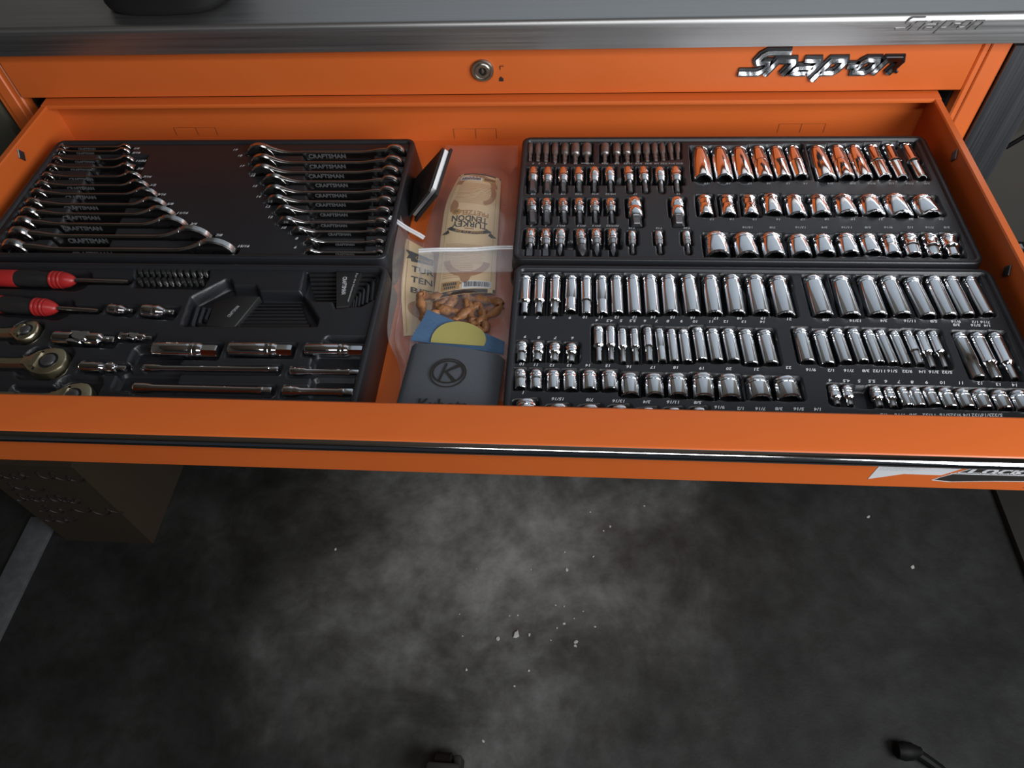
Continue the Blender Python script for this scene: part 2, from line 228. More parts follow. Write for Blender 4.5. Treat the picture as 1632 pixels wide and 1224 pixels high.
MARKS = {'ul': [('1/4', -0.469, -0.0773, 0.0066, 0),
 ('5/16', -0.4657, -0.0874, 0.0066, 0),
 ('11/32', -0.4514, -0.1059, 0.0066, 0),
 ('3/8', -0.4459, -0.1233, 0.0066, 0),
 ('7/16', -0.4292, -0.1409, 0.0066, 0),
 ('1/2', -0.4141, -0.1588, 0.0066, 0),
 ('9/16', -0.3953, -0.1783, 0.0066, 0),
 ('5/8', -0.3766, -0.1975, 0.0066, 0),
 ('11/16', -0.3537, -0.2153, 0.0066, 0),
 ('3/4', -0.3321, -0.236, 0.0066, 0),
 ('7/8', -0.2923, -0.2568, 0.0066, 0),
 ('15/16', -0.2552, -0.2763, 0.0066, 0),
 ('19', -0.3244, -0.0811, 0.0066, 0),
 ('18', -0.3138, -0.0946, 0.0066, 0),
 ('17', -0.3036, -0.118, 0.0066, 0),
 ('16', -0.283, -0.1388, 0.0066, 0),
 ('15', -0.2737, -0.1608, 0.0066, 0),
 ('14', -0.2627, -0.1823, 0.0066, 0),
 ('13', -0.2449, -0.2025, 0.0066, 0),
 ('12', -0.2362, -0.2225, 0.0066, 0),
 ('10', -0.2137, -0.2424, 0.0066, 0),
 ('8', -0.1925, -0.2618, 0.0066, 0),
 ('6', -0.1904, -0.2777, 0.0066, 0)], 'ur': [('19', 0.3102, -0.1549, 0.0056, 1),
 ('18', 0.3377, -0.1549, 0.0056, 1),
 ('17', 0.3638, -0.1549, 0.0056, 1),
 ('16', 0.3873, -0.1549, 0.0056, 1),
 ('15', 0.411, -0.1548, 0.0056, 1),
 ('14', 0.4323, -0.1548, 0.0056, 1),
 ('3/4', 0.4626, -0.1548, 0.0056, 1),
 ('5/8', 0.4898, -0.1548, 0.0056, 1),
 ('9/16', 0.5122, -0.1548, 0.0056, 1),
 ('1/2', 0.536, -0.1547, 0.0056, 1),
 ('7/16', 0.558, -0.1547, 0.0056, 1),
 ('3/8', 0.5785, -0.1547, 0.0056, 1),
 ('13', 0.3104, -0.2233, 0.0056, 1),
 ('14', 0.3339, -0.2231, 0.0056, 1),
 ('15', 0.3605, -0.223, 0.0056, 1),
 ('16', 0.3884, -0.2228, 0.0056, 1),
 ('17', 0.4165, -0.2226, 0.0056, 1),
 ('18', 0.4448, -0.2224, 0.0056, 1),
 ('19', 0.4751, -0.2222, 0.0056, 1),
 ('21', 0.5073, -0.222, 0.0056, 1),
 ('22', 0.542, -0.2218, 0.0056, 1),
 ('24', 0.5763, -0.2216, 0.0056, 1),
 ('15/16', 0.3504, -0.2376, 0.0056, 1),
 ('7/8', 0.3794, -0.2374, 0.0056, 1),
 ('13/16', 0.4118, -0.2372, 0.0056, 1),
 ('3/4', 0.4394, -0.237, 0.0056, 1),
 ('11/16', 0.4647, -0.2368, 0.0056, 1),
 ('5/8', 0.4888, -0.2366, 0.0056, 1),
 ('9/16', 0.512, -0.2364, 0.0056, 1),
 ('1/2', 0.5369, -0.2362, 0.0056, 1),
 ('7/16', 0.5589, -0.2361, 0.0056, 1),
 ('3/8', 0.5782, -0.2359, 0.0056, 1),
 ('4', 0.0906, -0.1133, 0.005, 1),
 ('5', 0.0984, -0.1133, 0.005, 1),
 ('6', 0.1074, -0.1133, 0.005, 1),
 ('7', 0.1193, -0.1133, 0.005, 1),
 ('8', 0.1321, -0.1134, 0.005, 1),
 ('10', 0.146, -0.1134, 0.005, 1),
 ('H10mm', 0.1618, -0.1134, 0.005, 1),
 ('7/16', 0.1845, -0.1135, 0.005, 1),
 ('3/8', 0.2001, -0.1135, 0.005, 1),
 ('11/32', 0.2141, -0.1136, 0.005, 1),
 ('5/16', 0.2283, -0.1136, 0.005, 1),
 ('9/32', 0.2405, -0.1136, 0.005, 1),
 ('1/4', 0.2511, -0.1137, 0.005, 1),
 ('7/32', 0.2607, -0.1137, 0.005, 1),
 ('3/16', 0.2708, -0.1137, 0.005, 1),
 ('5/32', 0.2806, -0.1137, 0.005, 1),
 ('3/8', 0.0933, -0.1765, 0.005, 1),
 ('5/16', 0.1115, -0.1764, 0.005, 1),
 ('1/4', 0.1308, -0.1764, 0.005, 1),
 ('7/32', 0.1505, -0.1763, 0.005, 1),
 ('3/16', 0.1712, -0.1763, 0.005, 1),
 ('H5/32', 0.1903, -0.1762, 0.005, 1),
 ('17', 0.2206, -0.1762, 0.005, 1),
 ('14', 0.2742, -0.176, 0.005, 1),
 ('2', 0.0937, -0.2365, 0.005, 1),
 ('1', 0.1109, -0.2364, 0.005, 1),
 ('PO.1', 0.1294, -0.2363, 0.005, 1),
 ('PO.3', 0.154, -0.2361, 0.005, 1),
 ('PO.2', 0.172, -0.236, 0.005, 1),
 ('FD7/32', 0.1914, -0.2358, 0.005, 1),
 ('T10', 0.2141, -0.2401, 0.005, 1),
 ('T15', 0.2463, -0.2399, 0.005, 1),
 ('T20', 0.279, -0.2396, 0.005, 1)], 'lr': [('6', 0.0929, -0.3863, 0.0056, 1),
 ('7', 0.1068, -0.386, 0.0056, 1),
 ('8', 0.1245, -0.3862, 0.0056, 1),
 ('9', 0.1418, -0.3859, 0.0056, 1),
 ('10', 0.1581, -0.385, 0.0056, 1),
 ('11', 0.175, -0.3847, 0.0056, 1),
 ('12', 0.1922, -0.3844, 0.0056, 1),
 ('13', 0.2114, -0.384, 0.0056, 1),
 ('14', 0.2312, -0.3836, 0.0056, 1),
 ('15', 0.2517, -0.3832, 0.0056, 1),
 ('4', 0.1708, -0.3891, 0.0056, 1),
 ('4.5', 0.1845, -0.3895, 0.0056, 1),
 ('5', 0.1968, -0.3893, 0.0056, 1),
 ('5.5', 0.2091, -0.3891, 0.0056, 1),
 ('6', 0.2221, -0.3892, 0.0056, 1),
 ('7', 0.2343, -0.3889, 0.0056, 1),
 ('8', 0.2465, -0.3889, 0.0056, 1),
 ('9', 0.2608, -0.3886, 0.0056, 1),
 ('9', 0.0945, -0.4142, 0.0056, 1),
 ('8', 0.1093, -0.4149, 0.0056, 1),
 ('7', 0.1266, -0.4149, 0.0056, 1),
 ('6', 0.1449, -0.4149, 0.0056, 1),
 ('10', 0.0931, -0.4514, 0.0056, 1),
 ('11', 0.1077, -0.4519, 0.0056, 1),
 ('12', 0.1242, -0.4523, 0.0056, 1),
 ('13', 0.1419, -0.4519, 0.0056, 1),
 ('14', 0.161, -0.4514, 0.0056, 1),
 ('15', 0.1812, -0.4514, 0.0056, 1),
 ('16', 0.2027, -0.4522, 0.0056, 1),
 ('17', 0.2266, -0.4523, 0.0056, 1),
 ('18', 0.2499, -0.4521, 0.0056, 1),
 ('1', 0.0963, -0.488, 0.0056, 1),
 ('15/16', 0.1311, -0.4948, 0.0056, 1),
 ('7/8', 0.1627, -0.495, 0.0056, 1),
 ('13/16', 0.191, -0.4957, 0.0056, 1),
 ('3/4', 0.2186, -0.4959, 0.0056, 1),
 ('11/16', 0.2441, -0.4955, 0.0056, 1),
 ('16', 0.273, -0.3838, 0.0056, 1),
 ('17', 0.2973, -0.3838, 0.0056, 1),
 ('18', 0.3222, -0.3834, 0.0056, 1),
 ('19', 0.347, -0.3829, 0.0056, 1),
 ('21', 0.3742, -0.3836, 0.0056, 1),
 ('7/8', 0.4118, -0.3838, 0.0056, 1),
 ('10', 0.2752, -0.3889, 0.0056, 1),
 ('11', 0.2921, -0.3885, 0.0056, 1),
 ('12', 0.3075, -0.3882, 0.0056, 1),
 ('13', 0.3262, -0.3882, 0.0056, 1),
 ('14', 0.3456, -0.3879, 0.0056, 1),
 ('19', 0.2758, -0.4524, 0.0056, 1),
 ('20', 0.3032, -0.4524, 0.0056, 1),
 ('21', 0.3305, -0.4524, 0.0056, 1),
 ('22', 0.3625, -0.4495, 0.0056, 1),
 ('9/16', 0.3838, -0.4517, 0.0056, 1),
 ('1/2', 0.4034, -0.4519, 0.0056, 1),
 ('7/16', 0.4208, -0.4518, 0.0056, 1),
 ('4', 0.4, -0.4646, 0.0056, 1),
 ('4.5', 0.4156, -0.4648, 0.0056, 1),
 ('5/8', 0.2679, -0.4954, 0.0056, 1),
 ('9/16', 0.2883, -0.5004, 0.0056, 1),
 ('1/2', 0.3083, -0.5013, 0.0056, 1),
 ('7/16', 0.3272, -0.5011, 0.0056, 1),
 ('3/8', 0.3448, -0.5006, 0.0056, 1),
 ('5/16', 0.3636, -0.5003, 0.0056, 1),
 ('1/4', 0.3811, -0.5001, 0.0056, 1),
 ('13/16', 0.4418, -0.3846, 0.0056, 1),
 ('3/4', 0.4711, -0.384, 0.0056, 1),
 ('11/16', 0.4975, -0.3838, 0.0056, 1),
 ('5/8', 0.5217, -0.3837, 0.0056, 1),
 ('9/16', 0.5438, -0.3837, 0.0056, 1),
 ('1/2', 0.5631, -0.3839, 0.0056, 1),
 ('7/16', 0.5731, -0.3839, 0.0056, 1),
 ('3/8', 0.5432, -0.3882, 0.0056, 1),
 ('5/16', 0.5623, -0.3885, 0.0056, 1),
 ('1/4', 0.5735, -0.3887, 0.0056, 1),
 ('3/8', 0.4373, -0.4516, 0.0056, 1),
 ('11/32', 0.4501, -0.4516, 0.0056, 1),
 ('5/16', 0.4631, -0.4513, 0.0056, 1),
 ('9/32', 0.4771, -0.4513, 0.0056, 1),
 ('1/4', 0.4915, -0.4514, 0.0056, 1),
 ('3/16', 0.5026, -0.4515, 0.0056, 1),
 ('5/32', 0.5153, -0.4515, 0.0056, 1),
 ('5', 0.4279, -0.4647, 0.0056, 1),
 ('5.5', 0.44, -0.4646, 0.0056, 1),
 ('6', 0.4534, -0.4646, 0.0056, 1),
 ('7', 0.4654, -0.4647, 0.0056, 1),
 ('8', 0.4783, -0.4647, 0.0056, 1),
 ('9', 0.4919, -0.4647, 0.0056, 1),
 ('10', 0.507, -0.4646, 0.0056, 1),
 ('11', 0.5244, -0.4645, 0.0056, 1),
 ('12', 0.5422, -0.4644, 0.0056, 1),
 ('13', 0.559, -0.4654, 0.0056, 1),
 ('14', 0.574, -0.4658, 0.0056, 1),
 ('1/2', 0.4416, -0.5052, 0.0056, 1),
 ('7/16', 0.4564, -0.5048, 0.0056, 1),
 ('3/8', 0.4687, -0.5044, 0.0056, 1),
 ('11/32', 0.4835, -0.504, 0.0056, 1),
 ('5/16', 0.4982, -0.5035, 0.0056, 1),
 ('9/32', 0.508, -0.5033, 0.0056, 1),
 ('1/4', 0.5178, -0.503, 0.0056, 1),
 ('7/32', 0.5275, -0.5027, 0.0056, 1),
 ('3/16', 0.5361, -0.5024, 0.0056, 1),
 ('5/32', 0.5458, -0.5022, 0.0056, 1)]}
TOOLS = {'screwdriver': [[-0.54927, -0.33365, -0.37676, -0.33864, 0.0099],
 [-0.54663, -0.37465, -0.39333, -0.38598, 0.00996]], 'sd_marks': [[[-0.54848, -0.33516, 0.972],
 [-0.51355, -0.3353, 0.972],
 [-0.47127, -0.33619, 0.972],
 [-0.44301, -0.33856, 0.972],
 [-0.37634, -0.33969, 0.972]],
 [[-0.54764, -0.37569, 0.972],
 [-0.51065, -0.37707, 0.972],
 [-0.47174, -0.38143, 0.972],
 [-0.4442, -0.38393, 0.972],
 [-0.39317, -0.38637, 0.972]]], 'adapter': [[-0.38169, -0.38284, -0.35226, -0.38547, 0.00617],
 [-0.34044, -0.385, -0.30285, -0.38726, 0.00793]], 'ratchet': [[[-0.46237, -0.4193, 0.972],
 [-0.48015, -0.42157, 0.972],
 [-0.52427, -0.42155, 0.972],
 [-0.44891, -0.41902, 0.972], 0.026105113085461623],
 [[-0.41522, -0.46165, 0.972],
 [-0.44694, -0.46383, 0.972],
 [-0.50898, -0.4632, 0.972],
 [-0.39632, -0.46172, 0.972], 0.03330652359179586],
 [[-0.3682, -0.50029, 0.972],
 [-0.39414, -0.50182, 0.972],
 [-0.44287, -0.50315, 0.972],
 [-0.34783, -0.50056, 0.972], 0.030605994651920522]], 'ujoint': [[-0.42568, -0.42766, -0.35539, -0.42932, 0.00773],
 [-0.35172, -0.42377, -0.31472, -0.42539, 0.00436],
 [-0.37763, -0.46684, -0.32653, -0.4682, 0.00598]], 'plug': [[-0.30507, -0.44139, -0.23441, -0.4417, 0.00906],
 [-0.22185, -0.43901, -0.15318, -0.43889, 0.0083],
 [-0.13866, -0.43769, -0.07718, -0.43724, 0.007]], 'bar': [[-0.30744, -0.46683, -0.16152, -0.4655, 0.00445],
 [-0.14793, -0.46749, -0.0747, -0.46744, 0.00456],
 [-0.30804, -0.4927, -0.16106, -0.49312, 0.00539],
 [-0.14898, -0.49296, -0.07617, -0.49314, 0.00567]], 'bits': [[-0.37333, -0.31634, -0.36425, -0.32938, 0],
 [-0.36599, -0.31624, -0.35698, -0.32928, 0],
 [-0.35866, -0.31614, -0.34973, -0.32918, 0],
 [-0.35133, -0.31605, -0.34248, -0.32908, 0],
 [-0.34402, -0.31595, -0.33524, -0.32897, 0],
 [-0.33804, -0.31587, -0.32932, -0.32889, 0],
 [-0.33173, -0.31579, -0.32308, -0.3288, 1],
 [-0.3241, -0.31569, -0.31554, -0.32869, 1],
 [-0.31582, -0.31558, -0.30735, -0.32858, 1],
 [-0.30789, -0.31548, -0.29949, -0.32847, 1],
 [-0.2993, -0.31536, -0.29099, -0.32835, 1],
 [-0.2927, -0.31528, -0.28446, -0.32826, 1],
 [-0.368, -0.33168, -0.35858, -0.34399, 0],
 [-0.36008, -0.33157, -0.35075, -0.34387, 0],
 [-0.35284, -0.33147, -0.34357, -0.34376, 0],
 [-0.34494, -0.33135, -0.33576, -0.34364, 1],
 [-0.33705, -0.33124, -0.32795, -0.34352, 1],
 [-0.32983, -0.33114, -0.3208, -0.34341, 1],
 [-0.32196, -0.33102, -0.31302, -0.34329, 1],
 [-0.31476, -0.33092, -0.30588, -0.34318, 0],
 [-0.30756, -0.33082, -0.29876, -0.34307, 0],
 [-0.30037, -0.33071, -0.29165, -0.34297, 0],
 [-0.29319, -0.33061, -0.28454, -0.34286, 0]], 'pocket1': [[-0.28982, -0.40349],
 [-0.2931, -0.36147],
 [-0.26101, -0.33226],
 [-0.2545, -0.33216],
 [-0.2479, -0.34175],
 [-0.22171, -0.34135],
 [-0.21402, -0.35076],
 [-0.16533, -0.34998],
 [-0.13541, -0.39241],
 [-0.13458, -0.40437],
 [-0.28538, -0.40667]], 'pocket2': [[-0.16698, -0.35135],
 [-0.16938, -0.31497],
 [-0.0795, -0.31659],
 [-0.07425, -0.35781],
 [-0.08997, -0.37244],
 [-0.11998, -0.37684],
 [-0.12511, -0.36655],
 [-0.15267, -0.36572]], 'pocketB': [[-0.37739, -0.31455],
 [-0.28637, -0.31337],
 [-0.28052, -0.33132],
 [-0.28352, -0.34981],
 [-0.36862, -0.34853]], 'keys1': [[[-0.14405, -0.40208],
 [-0.28076, -0.40482],
 [-0.2841, -0.37195]],
 [[-0.14674, -0.3964],
 [-0.27496, -0.39891],
 [-0.27678, -0.37235]],
 [[-0.15054, -0.39093],
 [-0.26943, -0.39321],
 [-0.26969, -0.37327]],
 [[-0.15374, -0.38566],
 [-0.26436, -0.38774],
 [-0.26359, -0.37369]],
 [[-0.15645, -0.38008],
 [-0.26031, -0.38198],
 [-0.25772, -0.37464]],
 [[-0.15924, -0.37497],
 [-0.25705, -0.37672],
 [-0.25394, -0.37405]],
 [[-0.16148, -0.3698],
 [-0.25377, -0.37142],
 [-0.25, -0.37267]],
 [[-0.16374, -0.36459],
 [-0.25047, -0.36608],
 [-0.24733, -0.36655]]], 'keys2': [[[-0.16357, -0.31969],
 [-0.08215, -0.31858],
 [-0.07792, -0.35576]],
 [[-0.16132, -0.32665],
 [-0.08689, -0.3256],
 [-0.08298, -0.36007]],
 [[-0.15929, -0.33355],
 [-0.09159, -0.33255],
 [-0.08821, -0.3633]],
 [[-0.15688, -0.34036],
 [-0.09545, -0.33943],
 [-0.09275, -0.36599]],
 [[-0.15429, -0.3463],
 [-0.09865, -0.34542],
 [-0.0966, -0.36815]],
 [[-0.15132, -0.35217],
 [-0.10143, -0.35136],
 [-0.10005, -0.37028]],
 [[-0.14818, -0.35719],
 [-0.10357, -0.35645],
 [-0.10283, -0.37189]],
 [[-0.14479, -0.36164],
 [-0.10501, -0.36096],
 [-0.10483, -0.37348]]], 'holder1': [[-0.26163, -0.40494],
 [-0.26353, -0.36895],
 [-0.24281, -0.35849],
 [-0.21299, -0.35799],
 [-0.22851, -0.40552]], 'holder2': [[-0.11929, -0.37554],
 [-0.1317, -0.31729],
 [-0.11459, -0.31706],
 [-0.10089, -0.32024],
 [-0.10511, -0.374]], 'text1': [[-0.23989, -0.3906],
 [-0.23324, -0.37368]], 'text2': [[-0.11891, -0.32744],
 [-0.11477, -0.35531]], 'text3': [[-0.10563, -0.3217],
 [-0.1068, -0.36754]]}
MIDDLE = {'bag1': [[-0.04312, -0.01287, 0.94],
 [0.06354, -0.017, 0.94],
 [0.07863, -0.40525, 0.94],
 [-0.04323, -0.4733, 0.94]], 'bag1e': [[[-0.04164, -0.02025, 0.945],
 [0.06395, -0.02094, 0.945]],
 [[-0.04097, -0.12146, 0.945],
 [0.06892, -0.12136, 0.945]],
 [[-0.04544, -0.2078, 0.945],
 [0.07132, -0.20693, 0.945]],
 [[-0.04279, -0.29748, 0.945],
 [0.07306, -0.29584, 0.945]],
 [[-0.04017, -0.37717, 0.945],
 [0.07701, -0.37482, 0.945]],
 [[-0.02916, -0.47654, 0.945],
 [0.08226, -0.47347, 0.945]]], 'zip1': [[-0.04294, -0.26707, 0.957],
 [0.07204, -0.26041, 0.957]], 'haze1': [[-0.0413, -0.30256, 0.95],
 [0.0734, -0.29776, 0.95]], 'label1': [[[-0.01188, -0.10003, 0.952],
 [0.04588, -0.10936, 0.952]],
 [[-0.02325, -0.15522, 0.952],
 [0.04778, -0.16697, 0.952]],
 [[-0.02363, -0.2113, 0.952],
 [0.04919, -0.2197, 0.952]],
 [[-0.02136, -0.26349, 0.952],
 [0.05123, -0.27099, 0.952]],
 [[-0.01879, -0.33532, 0.952],
 [0.05343, -0.32271, 0.952]]], 'bag2': [[[-0.0874, -0.21269, 0.971],
 [-0.04621, -0.22334, 0.946]],
 [[-0.07729, -0.27654, 0.971],
 [-0.03893, -0.26561, 0.946]],
 [[-0.06733, -0.32433, 0.971],
 [-0.03622, -0.30639, 0.946]],
 [[-0.06237, -0.39381, 0.971],
 [-0.03174, -0.37789, 0.946]],
 [[-0.04404, -0.43381, 0.971],
 [-0.0263, -0.41601, 0.946]],
 [[-0.03716, -0.49856, 0.971],
 [-0.02467, -0.4802, 0.946]]], 'label2': [[[-0.07171, -0.21589, 0.951],
 [-0.03056, -0.24547, 0.951]],
 [[-0.06694, -0.25442, 0.951],
 [-0.02727, -0.27084, 0.951]],
 [[-0.06298, -0.30388, 0.951],
 [-0.02154, -0.31512, 0.951]],
 [[-0.05603, -0.34255, 0.951],
 [-0.02074, -0.35314, 0.951]],
 [[-0.04782, -0.38266, 0.951],
 [-0.01873, -0.37852, 0.951]]], 'zip2': [[-0.08339, -0.22413, 0.979],
 [-0.0412, -0.23717, 0.957]], 'wallet_top': [[-0.01675, -0.10409, 0.985],
 [-0.02427, -0.19247, 0.985]], 'wallet_base': [[-0.06744, -0.11541, 0.934],
 [-0.06126, -0.18322, 0.934]], 'wallet_white': [[-0.02286, -0.10396, 0.983],
 [-0.03153, -0.19362, 0.983]], 'cloth': [[-0.01988, -0.35973, 0.947],
 [0.07107, -0.40448, 0.947],
 [0.07101, -0.42291, 0.947],
 [-0.03303, -0.40508, 0.947]], 'yellow': [[0.01645, -0.39711, 0.947],
 [0.01437, -0.37785, 0.947]], 'kooz': [[-0.03113, -0.41282, 0.955],
 [0.07265, -0.42937, 0.955],
 [0.06922, -0.49002, 0.955],
 [-0.03582, -0.487, 0.955]], 'koozl': [[-0.03706, -0.42482, 0.94],
 [-0.04146, -0.47635, 0.94]], 'logo': [[0.01552, -0.4573, 0.957],
 [-0.00402, -0.4578, 0.957],
 [0.03525, -0.4568, 0.957],
 [0.01333, -0.43824, 0.957],
 [0.01775, -0.4767, 0.957]], 'logotext': [[0.01523, -0.48881, 0.957]], 'pretz': [[-0.01637, -0.33993, 0.945],
 [0.0096, -0.3357, 0.945],
 [0.03831, -0.34646, 0.945],
 [0.02908, -0.36499, 0.945]]}
FLOORBITS = {'chips': [[-0.38963, -0.24404, 9],
 [0.04548, -0.42205, 22],
 [0.00703, -0.43299, 14],
 [0.15161, -0.27198, 11],
 [0.21226, -0.2377, 7],
 [0.25242, -0.16097, 8],
 [0.23642, -0.17257, 6],
 [0.33399, -0.10416, 7],
 [0.20583, -0.12522, 6],
 [0.07611, -0.49572, 8],
 [0.14743, -0.39423, 9],
 [0.13302, -0.40419, 6],
 [0.17359, -0.43236, 12],
 [0.17234, -0.44014, 10],
 [0.12851, -0.35448, 6],
 [0.14746, -0.35639, 5],
 [0.16924, -0.38187, 5],
 [0.02835, -0.38217, 6],
 [0.04649, -0.38067, 6],
 [-0.08145, -0.38371, 5],
 [-0.0698, -0.43067, 5],
 [-0.05361, -0.27838, 4],
 [0.07071, -0.27464, 5],
 [0.14674, -0.22913, 7],
 [0.21432, -0.39781, 6],
 [0.1205, -0.43096, 5],
 [0.04771, -0.52762, 6],
 [0.07397, -0.42139, 9],
 [0.1892, -0.36544, 5],
 [-0.05483, -0.5002, 8],
 [0.85082, -0.11353, 10],
 [0.91751, -0.2335, 13],
 [-0.00788, -0.63351, 8]], 'strip': [[-1.16776, -0.18697, 0.0],
 [-1.11023, -0.21181, 0.0],
 [-1.08165, -0.39401, 0.0],
 [-1.08351, -0.51343, 0.0],
 [-1.16958, -0.46254, -0.0]], 'carton': [[-1.05193, -0.24747, 0.0],
 [-0.81279, -0.22985, 0.0]]}
CHEST = {'emblem': [[0.35426, -0.004, 1.02784],
 [0.54666, -0.004, 1.02572]], 'emboss': [[0.52906, -0.014, 1.09162],
 [0.63393, -0.014, 1.09193]], 'tabs': [[[-0.4511, -0.004, 0.95425],
 [-0.41734, -0.004, 0.95406],
 [-0.38756, -0.004, 0.95389],
 [-0.43917, -0.004, 0.94145]],
 [[-0.031, -0.004, 0.94981],
 [0.00118, -0.004, 0.95168],
 [0.03117, -0.004, 0.95151],
 [-0.02998, -0.004, 0.93423]],
 [[0.42973, -0.004, 0.95517],
 [0.46046, -0.004, 0.95498],
 [0.49277, -0.004, 0.95478],
 [0.43059, -0.004, 0.94126]]], 'lockicon': [[0.04438, -0.001, 1.04233],
 [0.0434, -0.001, 1.02539]], 'diamonds': [[-0.614, -0.11222, 0.98661],
 [0.614, -0.1207, 0.98826],
 [0.614, -0.31599, 0.98027]], 'sticker_w': [[0.42841, -0.5535, 0.93478],
 [0.43116, -0.5535, 0.96756],
 [0.50568, -0.5535, 0.96394],
 [0.4912, -0.5535, 0.9458],
 [0.45708, -0.5535, 0.94609]], 'sticker_b': [[0.48995, -0.5537, 0.93775],
 [0.48983, -0.5537, 0.94489],
 [0.50611, -0.5537, 0.96655],
 [0.55656, -0.5537, 0.96273],
 [0.56672, -0.5537, 0.94254],
 [0.52645, -0.5537, 0.94241]], 'sticker_t': [[0.51443, -0.554, 0.95391],
 [0.56235, -0.554, 0.95101]], 'fb': [[0.08697, -0.553, 0.92663],
 [-0.45573, -0.553, 0.92585],
 [0.58007, -0.553, 0.9165]], 'bag': [[-0.47716, 0.04442, 1.112],
 [-0.45815, 0.01939, 1.112],
 [-0.40743, 0.00916, 1.112],
 [-0.36468, 0.0094, 1.112],
 [-0.33365, 0.03217, 1.112]], 'cable': [[1.1472, 0.7, 0.61275],
 [1.16907, 0.7, 0.53325],
 [1.18169, 0.7, 0.4296],
 [1.18202, 0.7, 0.37964]], 'cable2': [[1.18125, 0.74, 0.4258],
 [1.21362, 0.74, 0.40549],
 [1.25286, 0.74, 0.4035],
 [1.27946, 0.74, 0.43257]]}

Z_FLOOR, Z_RIM, Z_TRAY, Z_IN = 0.930, 1.0, 0.975, 0.972


# ------------------------------------------------------------------ materials
def new_mat(name):
    m = bpy.data.materials.new(name)
    m.use_nodes = True
    return m, m.node_tree.nodes, m.node_tree.links, m.node_tree.nodes['Principled BSDF']


def simple(name, col, rough=0.5, metal=0.0, spec=0.5, var=0.0, scale=40.0, bump=0.0, bscale=400.0, coat=0.0):
    m, n, l, b = new_mat(name)
    b.inputs['Roughness'].default_value = rough
    b.inputs['Metallic'].default_value = metal
    b.inputs['Specular IOR Level'].default_value = spec
    b.inputs['Coat Weight'].default_value = coat
    b.inputs['Coat Roughness'].default_value = 0.15
    tc = n.new('ShaderNodeTexCoord')
    nz = n.new('ShaderNodeTexNoise')
    nz.inputs['Scale'].default_value = scale
    nz.inputs['Detail'].default_value = 4
    l.new(tc.outputs['Object'], nz.inputs['Vector'])
    mx = n.new('ShaderNodeMix')
    mx.data_type = 'RGBA'
    lo = tuple(c * (1 - var) for c in col) + (1,)
    hi = tuple(min(1, c * (1 + var)) for c in col) + (1,)
    mx.inputs[6].default_value = lo
    mx.inputs[7].default_value = hi
    l.new(nz.outputs['Fac'], mx.inputs[0])
    l.new(mx.outputs[2], b.inputs['Base Color'])
    if bump > 0:
        nb = n.new('ShaderNodeTexNoise')
        nb.inputs['Scale'].default_value = bscale
        l.new(tc.outputs['Object'], nb.inputs['Vector'])
        bp = n.new('ShaderNodeBump')
        bp.inputs['Strength'].default_value = bump
        bp.inputs['Distance'].default_value = 0.001
        l.new(nb.outputs['Fac'], bp.inputs['Height'])
        l.new(bp.outputs['Normal'], b.inputs['Normal'])
    return m


def orange_paint():
    m, n, l, b = new_mat('orange_enamel')
    tc = n.new('ShaderNodeTexCoord')
    big = n.new('ShaderNodeTexNoise'); big.inputs['Scale'].default_value = 6; big.inputs['Detail'].default_value = 3
    l.new(tc.outputs['Object'], big.inputs['Vector'])
    mx = n.new('ShaderNodeMix'); mx.data_type = 'RGBA'
    mx.inputs[6].default_value = (0.56, 0.112, 0.020, 1)
    mx.inputs[7].default_value = (0.62, 0.132, 0.026, 1)
    l.new(big.outputs['Fac'], mx.inputs[0])
    sp = n.new('ShaderNodeTexVoronoi'); sp.inputs['Scale'].default_value = 26; sp.inputs['Randomness'].default_value = 1
    l.new(tc.outputs['Object'], sp.inputs['Vector'])
    wn = n.new('ShaderNodeTexWhiteNoise')
    l.new(sp.outputs['Position'], wn.inputs['Vector'])
    rmp = n.new('ShaderNodeMath'); rmp.operation = 'LESS_THAN'; rmp.inputs[1].default_value = 0.035
    l.new(sp.outputs['Distance'], rmp.inputs[0])
    pick = n.new('ShaderNodeMath'); pick.operation = 'LESS_THAN'; pick.inputs[1].default_value = 0.22
    l.new(wn.outputs['Value'], pick.inputs[0])
    mul = n.new('ShaderNodeMath'); mul.operation = 'MULTIPLY'
    l.new(rmp.outputs[0], mul.inputs[0]); l.new(pick.outputs[0], mul.inputs[1])
    ml2 = n.new('ShaderNodeMath'); ml2.operation = 'MULTIPLY'; ml2.inputs[1].default_value = 0.75
    l.new(mul.outputs[0], ml2.inputs[0])
    mx2 = n.new('ShaderNodeMix'); mx2.data_type = 'RGBA'
    mx2.inputs[7].default_value = (0.10, 0.03, 0.012, 1)
    l.new(ml2.outputs[0], mx2.inputs[0]); l.new(mx.outputs[2], mx2.inputs[6])
    l.new(mx2.outputs[2], b.inputs['Base Color'])
    b.inputs['Roughness'].default_value = 0.38
    b.inputs['Specular IOR Level'].default_value = 0.45
    nb = n.new('ShaderNodeTexNoise'); nb.inputs['Scale'].default_value = 14; nb.inputs['Detail'].default_value = 2
    l.new(tc.outputs['Object'], nb.inputs['Vector'])
    bp = n.new('ShaderNodeBump'); bp.inputs['Strength'].default_value = 0.12; bp.inputs['Distance'].default_value = 0.004
    l.new(nb.outputs['Fac'], bp.inputs['Height']); l.new(bp.outputs['Normal'], b.inputs['Normal'])
    return m


